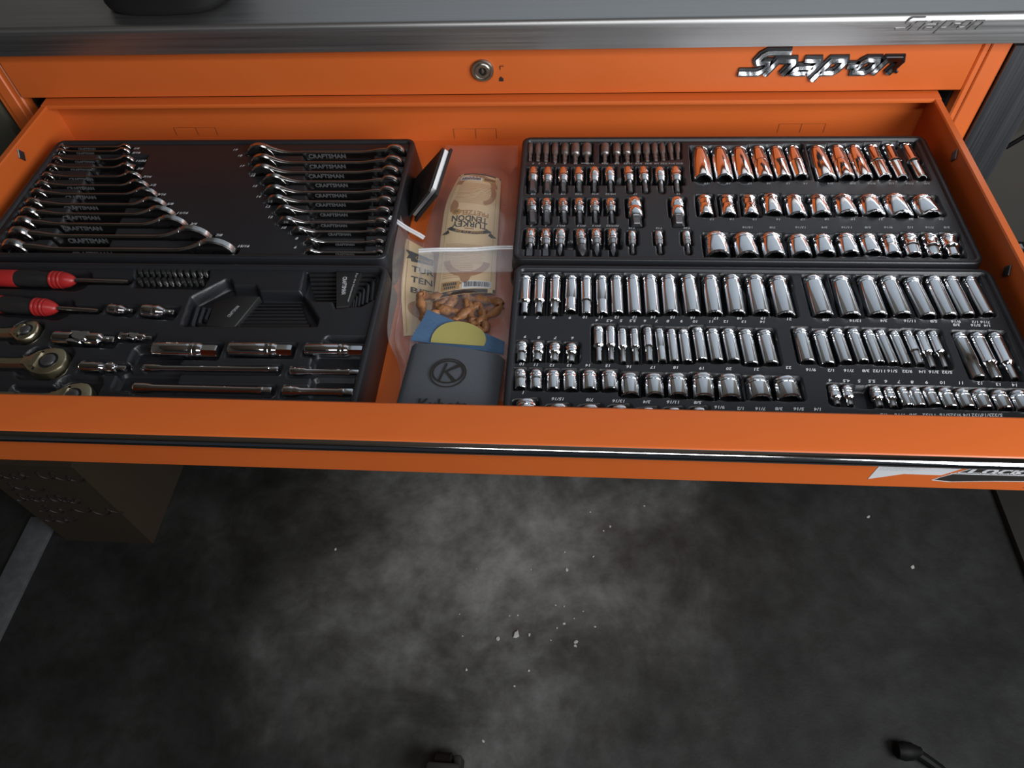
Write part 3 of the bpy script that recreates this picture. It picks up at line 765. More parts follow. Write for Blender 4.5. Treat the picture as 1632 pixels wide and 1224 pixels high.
def brushed(name, col, rough, scale):
    m, n, l, b = new_mat(name)
    b.inputs['Metallic'].default_value = 1.0
    tc = n.new('ShaderNodeTexCoord')
    mp = n.new('ShaderNodeMapping'); mp.inputs['Scale'].default_value = scale
    l.new(tc.outputs['Object'], mp.inputs['Vector'])
    nz = n.new('ShaderNodeTexNoise'); nz.inputs['Scale'].default_value = 1; nz.inputs['Detail'].default_value = 6
    l.new(mp.outputs['Vector'], nz.inputs['Vector'])
    r = n.new('ShaderNodeMapRange'); r.inputs['To Min'].default_value = rough - 0.1; r.inputs['To Max'].default_value = rough + 0.12
    l.new(nz.outputs['Fac'], r.inputs['Value']); l.new(r.outputs['Result'], b.inputs['Roughness'])
    mx = n.new('ShaderNodeMix'); mx.data_type = 'RGBA'
    mx.inputs[6].default_value = tuple(c * 0.8 for c in col) + (1,)
    mx.inputs[7].default_value = tuple(min(1, c * 1.12) for c in col) + (1,)
    l.new(nz.outputs['Fac'], mx.inputs[0]); l.new(mx.outputs[2], b.inputs['Base Color'])
    bp = n.new('ShaderNodeBump'); bp.inputs['Strength'].default_value = 0.05; bp.inputs['Distance'].default_value = 0.001
    l.new(nz.outputs['Fac'], bp.inputs['Height']); l.new(bp.outputs['Normal'], b.inputs['Normal'])
    return m


def concrete():
    m, n, l, b = new_mat('stained_concrete_light_pool')
    tc = n.new('ShaderNodeTexCoord')
    def noise(scale, det, rough=0.6, dist=0.0):
        z = n.new('ShaderNodeTexNoise'); z.inputs['Scale'].default_value = scale; z.inputs['Detail'].default_value = det
        z.inputs['Roughness'].default_value = rough; z.inputs['Distortion'].default_value = dist
        l.new(tc.outputs['Object'], z.inputs['Vector']); return z
    a = noise(3.2, 7, 0.58, 0.9); c = noise(16, 8, 0.65); d = noise(120, 4)
    r1 = n.new('ShaderNodeValToRGB')
    r1.color_ramp.elements[0].position = 0.30; r1.color_ramp.elements[0].color = (0.036, 0.036, 0.033, 1)
    r1.color_ramp.elements[1].position = 0.74; r1.color_ramp.elements[1].color = (0.175, 0.180, 0.172, 1)
    l.new(a.outputs['Fac'], r1.inputs['Fac'])
    r2 = n.new('ShaderNodeValToRGB')
    r2.color_ramp.elements[0].position = 0.33; r2.color_ramp.elements[0].color = (0.62, 0.60, 0.57, 1)
    r2.color_ramp.elements[1].position = 0.68; r2.color_ramp.elements[1].color = (1.22, 1.24, 1.27, 1)
    l.new(c.outputs['Fac'], r2.inputs['Fac'])
    mu = n.new('ShaderNodeMix'); mu.data_type = 'RGBA'; mu.blend_type = 'MULTIPLY'; mu.inputs[0].default_value = 1
    l.new(r1.outputs['Color'], mu.inputs[6]); l.new(r2.outputs['Color'], mu.inputs[7])
    # pool of light painted into the floor colour, shaded darker outwards
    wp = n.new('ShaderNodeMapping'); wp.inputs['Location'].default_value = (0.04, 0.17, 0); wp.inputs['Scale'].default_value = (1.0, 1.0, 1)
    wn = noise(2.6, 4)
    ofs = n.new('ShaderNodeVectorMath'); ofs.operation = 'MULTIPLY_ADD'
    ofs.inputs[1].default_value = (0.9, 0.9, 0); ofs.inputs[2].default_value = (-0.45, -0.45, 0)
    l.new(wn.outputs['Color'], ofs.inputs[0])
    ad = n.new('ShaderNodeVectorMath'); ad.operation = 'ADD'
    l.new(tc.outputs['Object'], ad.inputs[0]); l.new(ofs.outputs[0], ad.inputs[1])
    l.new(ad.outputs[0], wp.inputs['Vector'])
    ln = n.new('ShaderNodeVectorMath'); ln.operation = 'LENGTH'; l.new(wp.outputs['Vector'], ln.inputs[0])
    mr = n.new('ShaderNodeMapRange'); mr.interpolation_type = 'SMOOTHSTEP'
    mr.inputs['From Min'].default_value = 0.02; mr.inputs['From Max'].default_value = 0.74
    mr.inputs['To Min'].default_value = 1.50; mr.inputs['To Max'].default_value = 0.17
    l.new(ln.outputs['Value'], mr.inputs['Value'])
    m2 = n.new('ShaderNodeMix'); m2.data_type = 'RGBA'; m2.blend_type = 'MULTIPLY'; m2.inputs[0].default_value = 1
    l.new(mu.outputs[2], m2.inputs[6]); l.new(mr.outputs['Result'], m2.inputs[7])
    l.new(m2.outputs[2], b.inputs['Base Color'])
    b.inputs['Roughness'].default_value = 0.62
    b.inputs['Specular IOR Level'].default_value = 0.3
    bp = n.new('ShaderNodeBump'); bp.inputs['Strength'].default_value = 0.2; bp.inputs['Distance'].default_value = 0.002
    l.new(d.outputs['Fac'], bp.inputs['Height']); l.new(bp.outputs['Normal'], b.inputs['Normal'])
    return m


def film(name, clear, tint=(0.9, 0.92, 0.95), milk=0.25):
    m, n, l, b = new_mat(name)
    b.inputs['Base Color'].default_value = tint + (1,)
    b.inputs['Roughness'].default_value = 0.16
    b.inputs['Specular IOR Level'].default_value = 0.6
    tc = n.new('ShaderNodeTexCoord')
    nz = n.new('ShaderNodeTexNoise'); nz.inputs['Scale'].default_value = 22; nz.inputs['Detail'].default_value = 2; nz.inputs['Distortion'].default_value = 0.6
    l.new(tc.outputs['Object'], nz.inputs['Vector'])
    bp = n.new('ShaderNodeBump'); bp.inputs['Strength'].default_value = 0.30; bp.inputs['Distance'].default_value = 0.004
    l.new(nz.outputs['Fac'], bp.inputs['Height']); l.new(bp.outputs['Normal'], b.inputs['Normal'])
    gl = n.new('ShaderNodeBsdfGlossy'); gl.inputs['Roughness'].default_value = 0.12; gl.inputs['Color'].default_value = (1, 1, 1, 1)
    l.new(bp.outputs['Normal'], gl.inputs['Normal'])
    tr = n.new('ShaderNodeBsdfTransparent'); tr.inputs['Color'].default_value = (0.97, 0.97, 0.97, 1)
    fr = n.new('ShaderNodeLayerWeight'); l.new(bp.outputs['Normal'], fr.inputs['Normal'])
    p5 = n.new('ShaderNodeMath'); p5.operation = 'POWER'; p5.inputs[1].default_value = 5; l.new(fr.outputs['Facing'], p5.inputs[0])
    f0 = n.new('ShaderNodeMath'); f0.operation = 'MULTIPLY_ADD'; f0.inputs[1].default_value = 0.9; f0.inputs[2].default_value = 0.045; l.new(p5.outputs[0], f0.inputs[0])
    mg = n.new('ShaderNodeMixShader'); l.new(f0.outputs[0], mg.inputs[0]); l.new(tr.outputs[0], mg.inputs[1]); l.new(gl.outputs[0], mg.inputs[2])
    mm = n.new('ShaderNodeMixShader'); mm.inputs[0].default_value = 1 - clear
    l.new(mg.outputs[0], mm.inputs[1]); l.new(b.outputs[0], mm.inputs[2])
    l.new(mm.outputs[0], n['Material Output'].inputs['Surface'])
    return m


M_ORANGE = orange_paint()
M_CHROME = simple('polished_chrome', (0.80, 0.81, 0.83), 0.09, 1.0, var=0.04, scale=60)
M_SATIN = simple('satin_chrome', (0.62, 0.62, 0.60), 0.22, 1.0, var=0.06, scale=80)
M_WRENCH = simple('wrench_steel', (0.50, 0.49, 0.48), 0.20, 1.0, var=0.08, scale=70)
M_LETTER = simple('bright_raised_metal', (0.55, 0.56, 0.58), 0.40, 0.85, var=0.1, scale=300)
M_OLIVE = simple('worn_ratchet_steel', (0.68, 0.62, 0.43), 0.32, 1.0, var=0.10, scale=90)
M_BORESHADE = simple('bore_shade', (0.05, 0.05, 0.052), 0.45, 0.8)
M_BIT = simple('gunmetal', (0.20, 0.20, 0.21), 0.38, 0.9, var=0.12, scale=120)
M_DRIVER = simple('grey_phosphate_steel', (0.27, 0.25, 0.24), 0.42, 0.85, var=0.15, scale=150)
M_DARKBIT = simple('black_oxide_steel', (0.09, 0.09, 0.09), 0.4, 0.9, var=0.2, scale=150)
M_BLACK = simple('black_tray_plastic', (0.015, 0.0155, 0.018), 0.38, 0.0, 0.5, var=0.1, bump=0.15, bscale=900)
M_BLACKG = simple('glossy_black_plastic', (0.010, 0.010, 0.011), 0.25, 0.0, 0.5)
M_HOLDER = simple('matte_black_plastic', (0.014, 0.014, 0.014), 0.55, 0.0, 0.4)
M_KEY = simple('black_hex_key_steel', (0.035, 0.035, 0.038), 0.32, 0.6)
M_RUBBER = simple('black_rubber', (0.010, 0.010, 0.010), 0.6, 0.0, 0.3)
M_RED = simple('red_grip_plastic', (0.34, 0.018, 0.018), 0.38, 0.0, 0.45, var=0.08)
M_INK = simple('white_print', (0.62, 0.64, 0.66), 0.6)
M_INKDIM = simple('grey_print', (0.38, 0.39, 0.40), 0.6)
M_INKBLACK = simple('black_print', (0.020, 0.017, 0.014), 0.6)
M_STEEL = brushed('brushed_stainless', (0.52, 0.515, 0.51), 0.40, (3, 400, 400))
M_STEELD = brushed('dull_steel_post', (0.22, 0.225, 0.24), 0.42, (300, 300, 4))
M_SLIDE = brushed('zinc_slide', (0.50, 0.51, 0.52), 0.34, (300, 4, 300))
M_LOCK = brushed('lock_nickel', (0.42, 0.41, 0.38), 0.30, (200, 200, 200))
M_OLIVEPAINT = simple('olive_grey_paint', (0.085, 0.082, 0.060), 0.5, var=0.1)
M_SLOT = simple('dark_slot_edge', (0.14, 0.032, 0.008), 0.6)
M_CAVITY = simple('dark_cabinet_inside', (0.010, 0.009, 0.008), 0.7)
M_REFLECTOR = simple('white_reflector_board', (0.58, 0.65, 0.72), 0.8, var=0.05, scale=6)
M_WALLLOW = simple('drab_wall', (0.27, 0.255, 0.225), 0.8, var=0.08, scale=8)
M_WAINSCOT = simple('dark_lower_wall', (0.10, 0.092, 0.08), 0.8, var=0.1, scale=8)
M_CEIL = simple('wooden_ceiling', (0.20, 0.15, 0.11), 0.85, var=0.03, scale=4)
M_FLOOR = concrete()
M_CARD = simple('brown_cardboard', (0.030, 0.019, 0.009), 0.8, var=0.10, scale=30)
M_CREAM = simple('cream_label_paper', (0.82, 0.60, 0.34), 0.55, var=0.05, scale=60)
M_TAN = simple('tan_label_print', (0.42, 0.19, 0.075), 0.55, var=0.2, scale=120)
M_BROWNP = simple('brown_label_print', (0.045, 0.026, 0.018), 0.55)
M_GOLD = simple('gold_label_print', (0.52, 0.26, 0.045), 0.5)
M_WHITEP = simple('white_paper', (0.80, 0.81, 0.83), 0.5)
M_TREAT = simple('dried_treat', (0.34, 0.15, 0.06), 0.42, var=0.6, scale=160, bump=0.9, bscale=260)
M_FILM = film('clear_bag_film', 0.94)
M_FLAP = film('hazy_bag_film', 0.80)
M_ZIP = film('bag_zip_plastic', 0.45)
M_BLUE = simple('blue_microfibre', (0.070, 0.145, 0.265), 0.8, var=0.15, scale=300, bump=0.3, bscale=1500)
M_YELLOW = simple('yellow_print', (0.43, 0.38, 0.12), 0.75, var=0.06, scale=120)
M_FOAM = simple('grey_foam_sleeve', (0.082, 0.091, 0.106), 0.8, var=0.08, scale=200, bump=0.25, bscale=1600)
M_CHIP = simple('pale_chip', (0.42, 0.42, 0.40), 0.7)
M_STRIP = simple('pale_grey_plank', (0.075, 0.078, 0.082), 0.75, var=0.5, scale=50)
M_BOARD = simple('dark_brown_board', (0.013, 0.012, 0.009), 0.7, var=0.2, scale=30)
M_STICK = simple('white_sticker', (0.60, 0.61, 0.63), 0.4)
M_CABLE = simple('black_cable', (0.004, 0.004, 0.004), 0.6, 0.0, 0.2)
M_PURPLE = simple('dark_purple_cloth', (0.022, 0.010, 0.030), 0.8)


# ------------------------------------------------------------------ mesh helpers
class MB:
    def __init__(s):
        s.v, s.f = [], []

    def add(s, verts, faces):
        o = len(s.v)
        s.v.extend(tuple(map(float, q)) for q in verts)
        s.f.extend(tuple(o + i for i in q) for q in faces)
        return s

    def box(s, x0, x1, y0, y1, z0, z1):
        return s.add([(x0, y0, z0), (x1, y0, z0), (x1, y1, z0), (x0, y1, z0), (x0, y0, z1), (x1, y0, z1), (x1, y1, z1), (x0, y1, z1)],
                     [(3, 2, 1, 0), (4, 5, 6, 7), (0, 1, 5, 4), (1, 2, 6, 5), (2, 3, 7, 6), (3, 0, 4, 7)])

    def cbox(s, x0, x1, y0, y1, z0, z1, c=0.002):
        """box with chamfered vertical and top edges"""
        def ring(z, i):
            a, b, d, e = x0 + i, x1 - i, y0 + i, y1 - i
            return [(a + c, d, z), (b - c, d, z), (b, d + c, z), (b, e - c, z), (b - c, e, z), (a + c, e, z), (a, e - c, z), (a, d + c, z)]
        return s.loft([ring(z0, c * .5), ring(z0 + c * .5, 0), ring(z1 - c, 0), ring(z1 - c * .3, c * .3), ring(z1, c)], cap=True)

    def loft(s, rings, cap=True, closed=True):
        n = len(rings[0])
        vs = [q for r in rings for q in r]
        fs = []
        for k in range(len(rings) - 1):
            for i in range(n if closed else n - 1):
                j = (i + 1) % n
                fs.append((k * n + i, k * n + j, (k + 1) * n + j, (k + 1) * n + i))
        if cap:
            fs.append(tuple(range(n - 1, -1, -1)))
            fs.append(tuple((len(rings) - 1) * n + i for i in range(n)))
        return s.add(vs, fs)

    def prism(s, poly, f0, f1):
        """poly of 2-D points; f0/f1 map a 2-D point to the two end faces"""
        n = len(poly)
        vs = [f0(*q) for q in poly] + [f1(*q) for q in poly]
        fs = [tuple(range(n - 1, -1, -1)), tuple(range(n, 2 * n))] + [(i, (i + 1) % n, n + (i + 1) % n, n + i) for i in range(n)]
        return s.add(vs, fs)

    def tube(s, pts, r, n=10, cap=True):
        pts = [Vector(q) for q in pts]
        rings = []
        up = Vector((0, 0, 1))
        for i, q in enumerate(pts):
            d = (pts[min(i + 1, len(pts) - 1)] - pts[max(i - 1, 0)]).normalized()
            a = d.cross(up)
            if a.length < 1e-4:
                a = d.cross(Vector((1, 0, 0)))
            a.normalize()
            b = d.cross(a)
            rr = r[i] if isinstance(r, (list, tuple)) else r
            rings.append([tuple(q + a * (math.cos(2 * PI * k / n + PI / n) * rr) + b * (math.sin(2 * PI * k / n + PI / n) * rr)) for k in range(n)])
        return s.loft(rings, cap)

    def sheet(s, g):
        """g[row][col] of points"""
        R, K = len(g), len(g[0])
        return s.add([q for r in g for q in r], [(i * K + j, (i + 1) * K + j, (i + 1) * K + j + 1, i * K + j + 1) for i in range(R - 1) for j in range(K - 1)])

    def mesh(s, name, mat, smooth=True, angle=35, fix=True):
        m = bpy.data.meshes.new(name)
        m.from_pydata(s.v, [], s.f)
        if fix:
            b = bmesh.new(); b.from_mesh(m); bmesh.ops.recalc_face_normals(b, faces=b.faces); b.to_mesh(m); b.free()
        if mat:
            m.materials.append(mat)
        if smooth:
            m.shade_smooth()
            m.set_sharp_from_angle(angle=math.radians(angle))
        m.update()
        return m


def link(name, mesh, parent=None, loc=(0, 0, 0), rz=0.0):
    o = bpy.data.objects.new(name, mesh)
    C.objects.link(o)
    o.location = loc
    o.rotation_euler = (0, 0, rz)
    if parent:
        o.parent = parent
    return o


def obj(name, mb, mat, parent=None, loc=(0, 0, 0), rz=0.0, smooth=True, angle=35, fix=True):
    return link(name, mb.mesh(name, mat, smooth, angle, fix), parent, loc, rz)


def tag(o, label, cat, group=None):
    o['label'] = label
    o['category'] = cat
    if group:
        o['group'] = group
    return o


def thing(name, label, cat, loc=(0, 0, 0), rz=0.0, group=None):
    o = bpy.data.objects.new(name, None)
    C.objects.link(o)
    o.empty_display_size = 0.05
    o.location = loc
    o.rotation_euler = (0, 0, rz)
    return tag(o, label, cat, group)


def struct(name, mb, mat, smooth=False):
    o = obj(name, mb, mat, smooth=smooth)
    o['kind'] = 'structure'
    return o


_tc = {}
def text_mesh(txt, shear=0.0, bold=0.0):
    """flat filled text of unit size centred on the origin: (verts, faces)"""
    key = (txt, shear, bold)
    if key not in _tc:
        cu = bpy.data.curves.new('text', 'FONT')
        cu.body = txt; cu.size = 1.0; cu.shear = shear; cu.offset = bold; cu.resolution_u = 2
        cu.align_x = 'CENTER'; cu.align_y = 'CENTER'
        o = bpy.data.objects.new('text', cu)
        me = bpy.data.meshes.new_from_object(o)
        v = [(p.co.x, p.co.y) for p in me.vertices]
        f = [tuple(q.vertices) for q in me.polygons]
        bpy.data.objects.remove(o); bpy.data.curves.remove(cu); bpy.data.meshes.remove(me)
        if v:
            xs = [q[0] for q in v]; ys = [q[1] for q in v]
            mx, my = (min(xs) + max(xs)) / 2, (min(ys) + max(ys)) / 2
            v = [(a - mx, b - my) for a, b in v]
        _tc[key] = (v, f)
    return _tc[key]


def dims(v):
    return max(q[0] for q in v) - min(q[0] for q in v), max(q[1] for q in v) - min(q[1] for q in v)


# ------------------------------------------------------------------ the setting
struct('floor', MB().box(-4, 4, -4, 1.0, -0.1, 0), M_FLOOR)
struct('wall_back', MB().box(-4, 4, 0.85, 0.95, 0.0, 3.7), M_WALLLOW)
struct('reflector_panel', MB().box(-0.60, 1.45, 0.835, 0.85, 1.52, 3.7), M_REFLECTOR)  # unseen white board, added to reflect bright stripes in the sockets
struct('trim_1', MB().box(-4, 4, 0.838, 0.85, 0.0, 1.0), M_WAINSCOT)
struct('wall_left', MB().box(-3.3, -3.2, -4, 0.85, 0.0, 3.7), M_WALLLOW)
struct('ceiling', MB().box(-4, 4, -4, 0.95, 3.7, 3.8), M_CEIL)

# ------------------------------------------------------------------ the worktop
wt = thing('steel_worktop', 'brushed stainless steel worktop with embossed front edge lying on the orange tool chest', 'worktop', (0, 0.3, 1.073))
prof = [(-0.014, 1.0735), (-0.014, 1.1015)] + [(-0.0055 + 0.0085 * math.cos(a), 1.1015 + 0.0085 * math.sin(a)) for a in np.linspace(PI, PI / 2, 7)[1:]] + \
       [(0.66, 1.110), (0.66, 1.0735), (0.640, 1.0735), (0.640, 1.104), (0.004, 1.104), (0.004, 1.0735)]
prof = [(y - 0.3, z - 1.073) for y, z in prof]
obj('steel_top', MB().prism(prof, lambda y, z: (-0.98, y, z), lambda y, z: (0.98, y, z)), M_STEEL, wt, angle=40)
for sx in (-1, 1):
    xa, xb = (0.692, 0.752) if sx > 0 else (-0.765, -0.706)
    mb = MB().box(xa, xb, -0.300, -0.240, -1.073, -0.010)
    obj('support_post', mb, M_STEELD if sx > 0 else M_OLIVEPAINT, wt, smooth=False)
    obj('post_foot', MB().cbox(xa - 0.01, xb + 0.01, -0.31, -0.23, -1.073, -1.060), M_RUBBER, wt)

# italic block logotype as strokes on a slanted grid (u, h) -> x = u + 0.8 h
STROKES = [  # unit: lower-case height = 1.35
    [(0.05, 0.20), (1.85, 0.20), (2.12, 0.50), (2.12, 0.78), (1.90, 1.02), (1.05, 1.02), (0.78, 1.22), (0.78, 1.62), (1.05, 1.86), (3.15, 1.86)],   # S
    [(2.62, 0.0), (2.62, 1.18), (4.10, 1.18), (4.30, 1.00), (4.30, 0.0)],                                  # n
    [(5.10, 1.18), (6.35, 1.18), (6.55, 1.0), (6.55, 0.0)], [(6.5, 0.62), (5.2, 0.62), (5.02, 0.46), (5.02, 0.18), (5.18, 0.17), (6.4, 0.17)],  # a
    [(7.55, -0.50), (7.55, 1.18), (8.75, 1.18), (8.95, 1.0), (8.95, 0.36), (8.75, 0.17), (7.6, 0.17)],      # p
    [(9.55, 0.70), (10.55, 0.70)],                                                                          # -
    [(10.60, 0.70), (10.60, 0.36), (10.78, 0.17), (11.75, 0.17), (11.95, 0.36), (11.95, 1.0), (11.75, 1.18), (10.80, 1.18), (10.60, 1.0), (10.60, 0.70)],
    [(12.55, 0.0), (12.55, 1.18), (13.75, 1.18), (13.95, 1.0), (13.95, 0.0)],                               # n
]


def logo_strokes(mb, x0, z0, unit, width, y_back, y_front, taper=0.75):
    """each stroke segment is a bevelled bar on the plane y; x runs right, z up"""
    for st in STROKES:
        pts = [Vector((x0 + (u + 0.8 * h) * unit, z0 + 1.2 * h * unit)) for u, h in st]
        n = len(pts)
        for k, wd in ((0, width), ):
            L, R, Li, Ri = [], [], [], []
            for i, q in enumerate(pts):
                d0 = (pts[i] - pts[i - 1]).normalized() if i else None
                d1 = (pts[i + 1] - pts[i]).normalized() if i < n - 1 else None
                a, b = d0 or d1, d1 or d0
                t = (a + b)
                t = t.normalized() if t.length > 1e-6 else a
                nn = Vector((-t.y, t.x))
                m = min(1.6, 1 / max(0.4, nn.dot(Vector((-a.y, a.x)))))
                ext = Vector((0, 0))
                L.append(q + nn * wd * 0.5 * m); R.append(q - nn * wd * 0.5 * m)
                Li.append(q + nn * wd * 0.5 * m * taper); Ri.append(q - nn * wd * 0.5 * m * taper)
            rings = []
            for i in range(n):
                rings.append([(L[i].x, y_back, L[i].y), (L[i].x, (y_back * .5 + y_front * .5), L[i].y), (Li[i].x, y_front, Li[i].y), (Ri[i].x, y_front, Ri[i].y), (R[i].x, (y_back * .5 + y_front * .5), R[i].y), (R[i].x, y_back, R[i].y)])
            mb.loft(rings, cap=True)


ea, eb = CHEST['emboss']
un = (eb[0] - ea[0]) / 15.15
mb = MB(); logo_strokes(mb, ea[0] - 0, ea[2] + 0.0005, un, 0.34 * un, -0.0138, -0.0156, 0.6)
mb.v = [(x, y - 0.3, z - 1.073) for x, y, z in mb.v]
o = obj('embossed_lettering', mb, M_STEEL, wt, angle=30)
o['label'] = 'raised steel lettering stamped into the front edge'

# ------------------------------------------------------------------ tool chest
ch = thing('tool_chest', 'orange enamelled tool chest with its top drawer pulled fully open', 'tool chest', (0, 0.3, 0))
def cob(name, mb, mat, parent=ch, **k):
    mb.v = [(x, y - 0.3, z) for x, y, z in mb.v]
    return obj(name, mb, mat, parent, **k)
cob('fascia', MB().cbox(-0.659, 0.652, 0.0, 0.020, 1.0035, 1.0725, 0.002), M_ORANGE)
for s in (-1, 1):
    xa, xb = (0.655, 0.6905) if s > 0 else (-0.698, -0.662)
    mb = MB().cbox(xa, xb, 0.004, 0.05, 0.14, 1.0725, 0.002)
    po = cob('corner_post', mb, M_ORANGE)
    xm = (xa + xb) / 2
    cob('post_bead', MB().cbox(xm - 0.009, xm + 0.009, 0.0015, 0.006, 0.15, 1.072, 0.0015), M_ORANGE, ch)
    cob('side_panel', MB().box(xa if s < 0 else xb - 0.004, xa + 0.004 if s < 0 else xb, 0.05, 0.62, 0.14, 1.0725), M_ORANGE, smooth=False)
cob('cavity', MB().box(-0.660, 0.653, 0.035, 0.60, 0.905, 0.912).box(-0.660, 0.653, 0.55, 0.60, 0.912, 1.07).box(-0.6605, -0.6570, 0.02, 0.6, 0.912, 1.07).box(0.6500, 0.6535, 0.02, 0.6, 0.912, 1.07).box(-0.657, 0.65, 0.022, 0.6, 1.0045, 1.009), M_CAVITY, smooth=False)
cob('bottom_panel', MB().box(-0.69, 0.685, 0.01, 0.62, 0.135, 0.150), M_ORANGE, smooth=False)
cob('back_panel', MB().box(-0.69, 0.685, 0.610, 0.620, 0.14, 1.072), M_ORANGE, smooth=False)
for k, (za, zb) in enumerate([(0.76, 0.900), (0.61, 0.755), (0.46, 0.605), (0.16, 0.455)]):
    dfr = cob('lower_drawer', MB().cbox(-0.656, 0.650, 0.002, 0.02, za, zb - 0.006, 0.002), M_ORANGE)
    cob('trim_strip', MB().tube([(-0.655, 0.0, zb - 0.012), (0.649, 0.0, zb - 0.012)], 0.006, 10), M_CHROME, dfr)
for x in (-0.60, 0.59):
    for y in (0.09, 0.53):
        w = cob('caster', MB().tube([(x - 0.02, y, 0.0635), (x - 0.017, y, 0.0635), (x + 0.017, y, 0.0635), (x + 0.02, y, 0.0635)], [0.055, 0.0630, 0.0630, 0.055], 20), M_RUBBER)
        cob('caster_fork', MB().box(x - 0.03, x - 0.024, y - 0.02, y + 0.02, 0.05, 0.137).box(x + 0.024, x + 0.03, y - 0.02, y + 0.02, 0.05, 0.137).box(x - 0.03, x + 0.03, y - 0.025, y + 0.025, 0.128, 0.137), M_STEELD, w, smooth=False)
# lock
lx, ly, lz = 0.0190, 0.0, 1.0392
def disc(mb, x, z, rings, n=32):
    mb.loft([[(x + r * math.cos(2 * PI * i / n), y, z + r * math.sin(2 * PI * i / n)) for i in range(n)] for y, r in rings])
    return mb
lk = cob('lock', disc(MB(), lx, lz, [(0.0, 0.0152), (-0.0030, 0.0152), (-0.0045, 0.0140), (-0.0045, 0.0115), (-0.0038, 0.0110), (-0.0052, 0.0095), (-0.0052, 0.0058), (-0.0035, 0.0052)]), M_LOCK)
cob('keyhole', disc(MB(), lx, lz, [(-0.0034, 0.0050), (-0.0042, 0.0048), (-0.0042, 0.0040)]), M_BLACKG, lk)
cob('key_pin', disc(MB(), lx, lz, [(-0.0040, 0.0022), (-0.0056, 0.0020), (-0.0058, 0.0012)]).box(lx - 0.0009, lx + 0.0009, -0.0050, -0.0040, lz + 0.0020, lz + 0.0046), M_LOCK, lk)
mb = MB()
for k, (x, y, z) in enumerate(CHEST['lockicon']):
    if k == 0:
        mb.box(x - 0.0022, x + 0.0030, -0.0006, -0.0001, z + 0.0016, z + 0.0024).box(x - 0.0022, x - 0.0014, -0.0006, -0.0001, z - 0.003, z + 0.002)
    else:
        mb.box(x - 0.0030, x + 0.0030, -0.0006, -0.0001, z - 0.0026, z + 0.0018).box(x - 0.0016, x + 0.0010, -0.0006, -0.0001, z + 0.0018, z + 0.0038)
cob('lock_symbol', mb, M_INKBLACK, smooth=False)
# emblem
ea, eb = CHEST['emblem']
un = (eb[0] - ea[0]) / 13.95
mb = MB(); logo_strokes(mb, ea[0] + 0.02 * un, ea[2] + 0.12 * un, un, 0.86 * un, 0.0, -0.0028, 0.97)
em = cob('emblem_backing', mb, M_BLACKG, angle=30)
mb = MB(); logo_strokes(mb, ea[0] + 0.02 * un, ea[2] + 0.08 * un, un, 0.42 * un, -0.0024, -0.0046, 0.88)
cob('emblem_lettering', mb, M_CHROME, em, angle=25)
xr_, zr_ = eb[0] + 0.85 * un, eb[2] + 0.42 * un
cob('emblem_mark', disc(MB(), xr_, zr_, [(0, 0.0022), (-0.003, 0.0022), (-0.0036, 0.0014)], 14), M_BLACKG, em)

# ---- the open drawer
XI = 0.615
dr = cob('drawer', MB().box(-XI, XI, -0.549, 0.0, 0.926, Z_FLOOR)
         .box(-XI - 0.003, -XI, -0.549, 0.0, 0.926, 0.999).box(XI, XI + 0.003, -0.549, 0.0, 0.926, 0.999)
         .box(-XI, XI, 0.0, 0.003, 0.926, 0.999), M_ORANGE, smooth=False)
# rolled rims: rear lip leans forward over the wall, side rims are folded outwards
mb = MB().prism([(0.004, 0.9990), (0.003, 1.0015), (-0.015, 1.0010), (-0.0175, 0.9990), (-0.0175, 0.9965), (-0.0160, 0.9965), (-0.0150, 0.9980), (0.003, 0.9985)], lambda y, z: (-XI - 0.009, y, z), lambda y, z: (XI + 0.009, y, z))
cob('rear_lip', mb, M_ORANGE, dr)
for s in (-1, 1):
    mb = MB().prism([(XI - 0.0005, 0.9965), (XI - 0.0005, 0.9990), (XI + 0.001, 1.0005), (XI + 0.0085, 1.0005), (XI + 0.0095, 0.9990), (XI + 0.0095, 0.9900), (XI + 0.0080, 0.9900), (XI + 0.0075, 0.9965)],
                    lambda x, z: (s * x, -0.5225, z), lambda x, z: (s * x, -0.012, z))
    cob('side_rim', mb, M_ORANGE, dr)
    mb = MB().box(s * 0.6300, s * 0.6380, -0.285, 0.05, 0.938, 0.984).box(s * 0.6265, s * 0.6300, -0.42, 0.02, 0.945, 0.978)
    mb.box(s * 0.6300, s * 0.6385, -0.287, -0.280, 0.938, 0.987).box(s * 0.6300, s * 0.6330, -0.285, 0.05, 0.984, 0.986)
    cob('slide', mb, M_SLIDE, dr, smooth=False)
# drawer front: overhanging pull lip, face set back under it
xf0, xf1 = -0.668, 0.662
prof = [(-0.523, 0.9940), (-0.523, 0.9990), (-0.525, 1.0005), (-0.561, 1.0005), (-0.565, 0.9995), (-0.567, 0.9975), (-0.567, 0.9850), (-0.560, 0.9780), (-0.556, 0.9740), (-0.5535, 0.9700), (-0.5535, 0.9215), (-0.549, 0.9215), (-0.549, 0.9930)]
cob('drawer_front', MB().prism(prof, lambda y, z: (xf0, y, z), lambda y, z: (xf1, y, z)), M_ORANGE, dr, angle=30)
mb = MB()
n = 12
tr = [(-0.566, 0.9985)] + [(-0.5665 - 0.0070 * math.sin(PI * k / n), 0.9925 + 0.0060 * math.cos(PI * k / n)) for k in range(n + 1)] + [(-0.566, 0.9865)]
mb.prism(tr, lambda y, z: (xf0, y, z), lambda y, z: (xf1, y, z))
o = cob('trim_strip', mb, M_CHROME, dr, angle=50)
o['label'] = 'polished bright metal trim along the drawer pull'
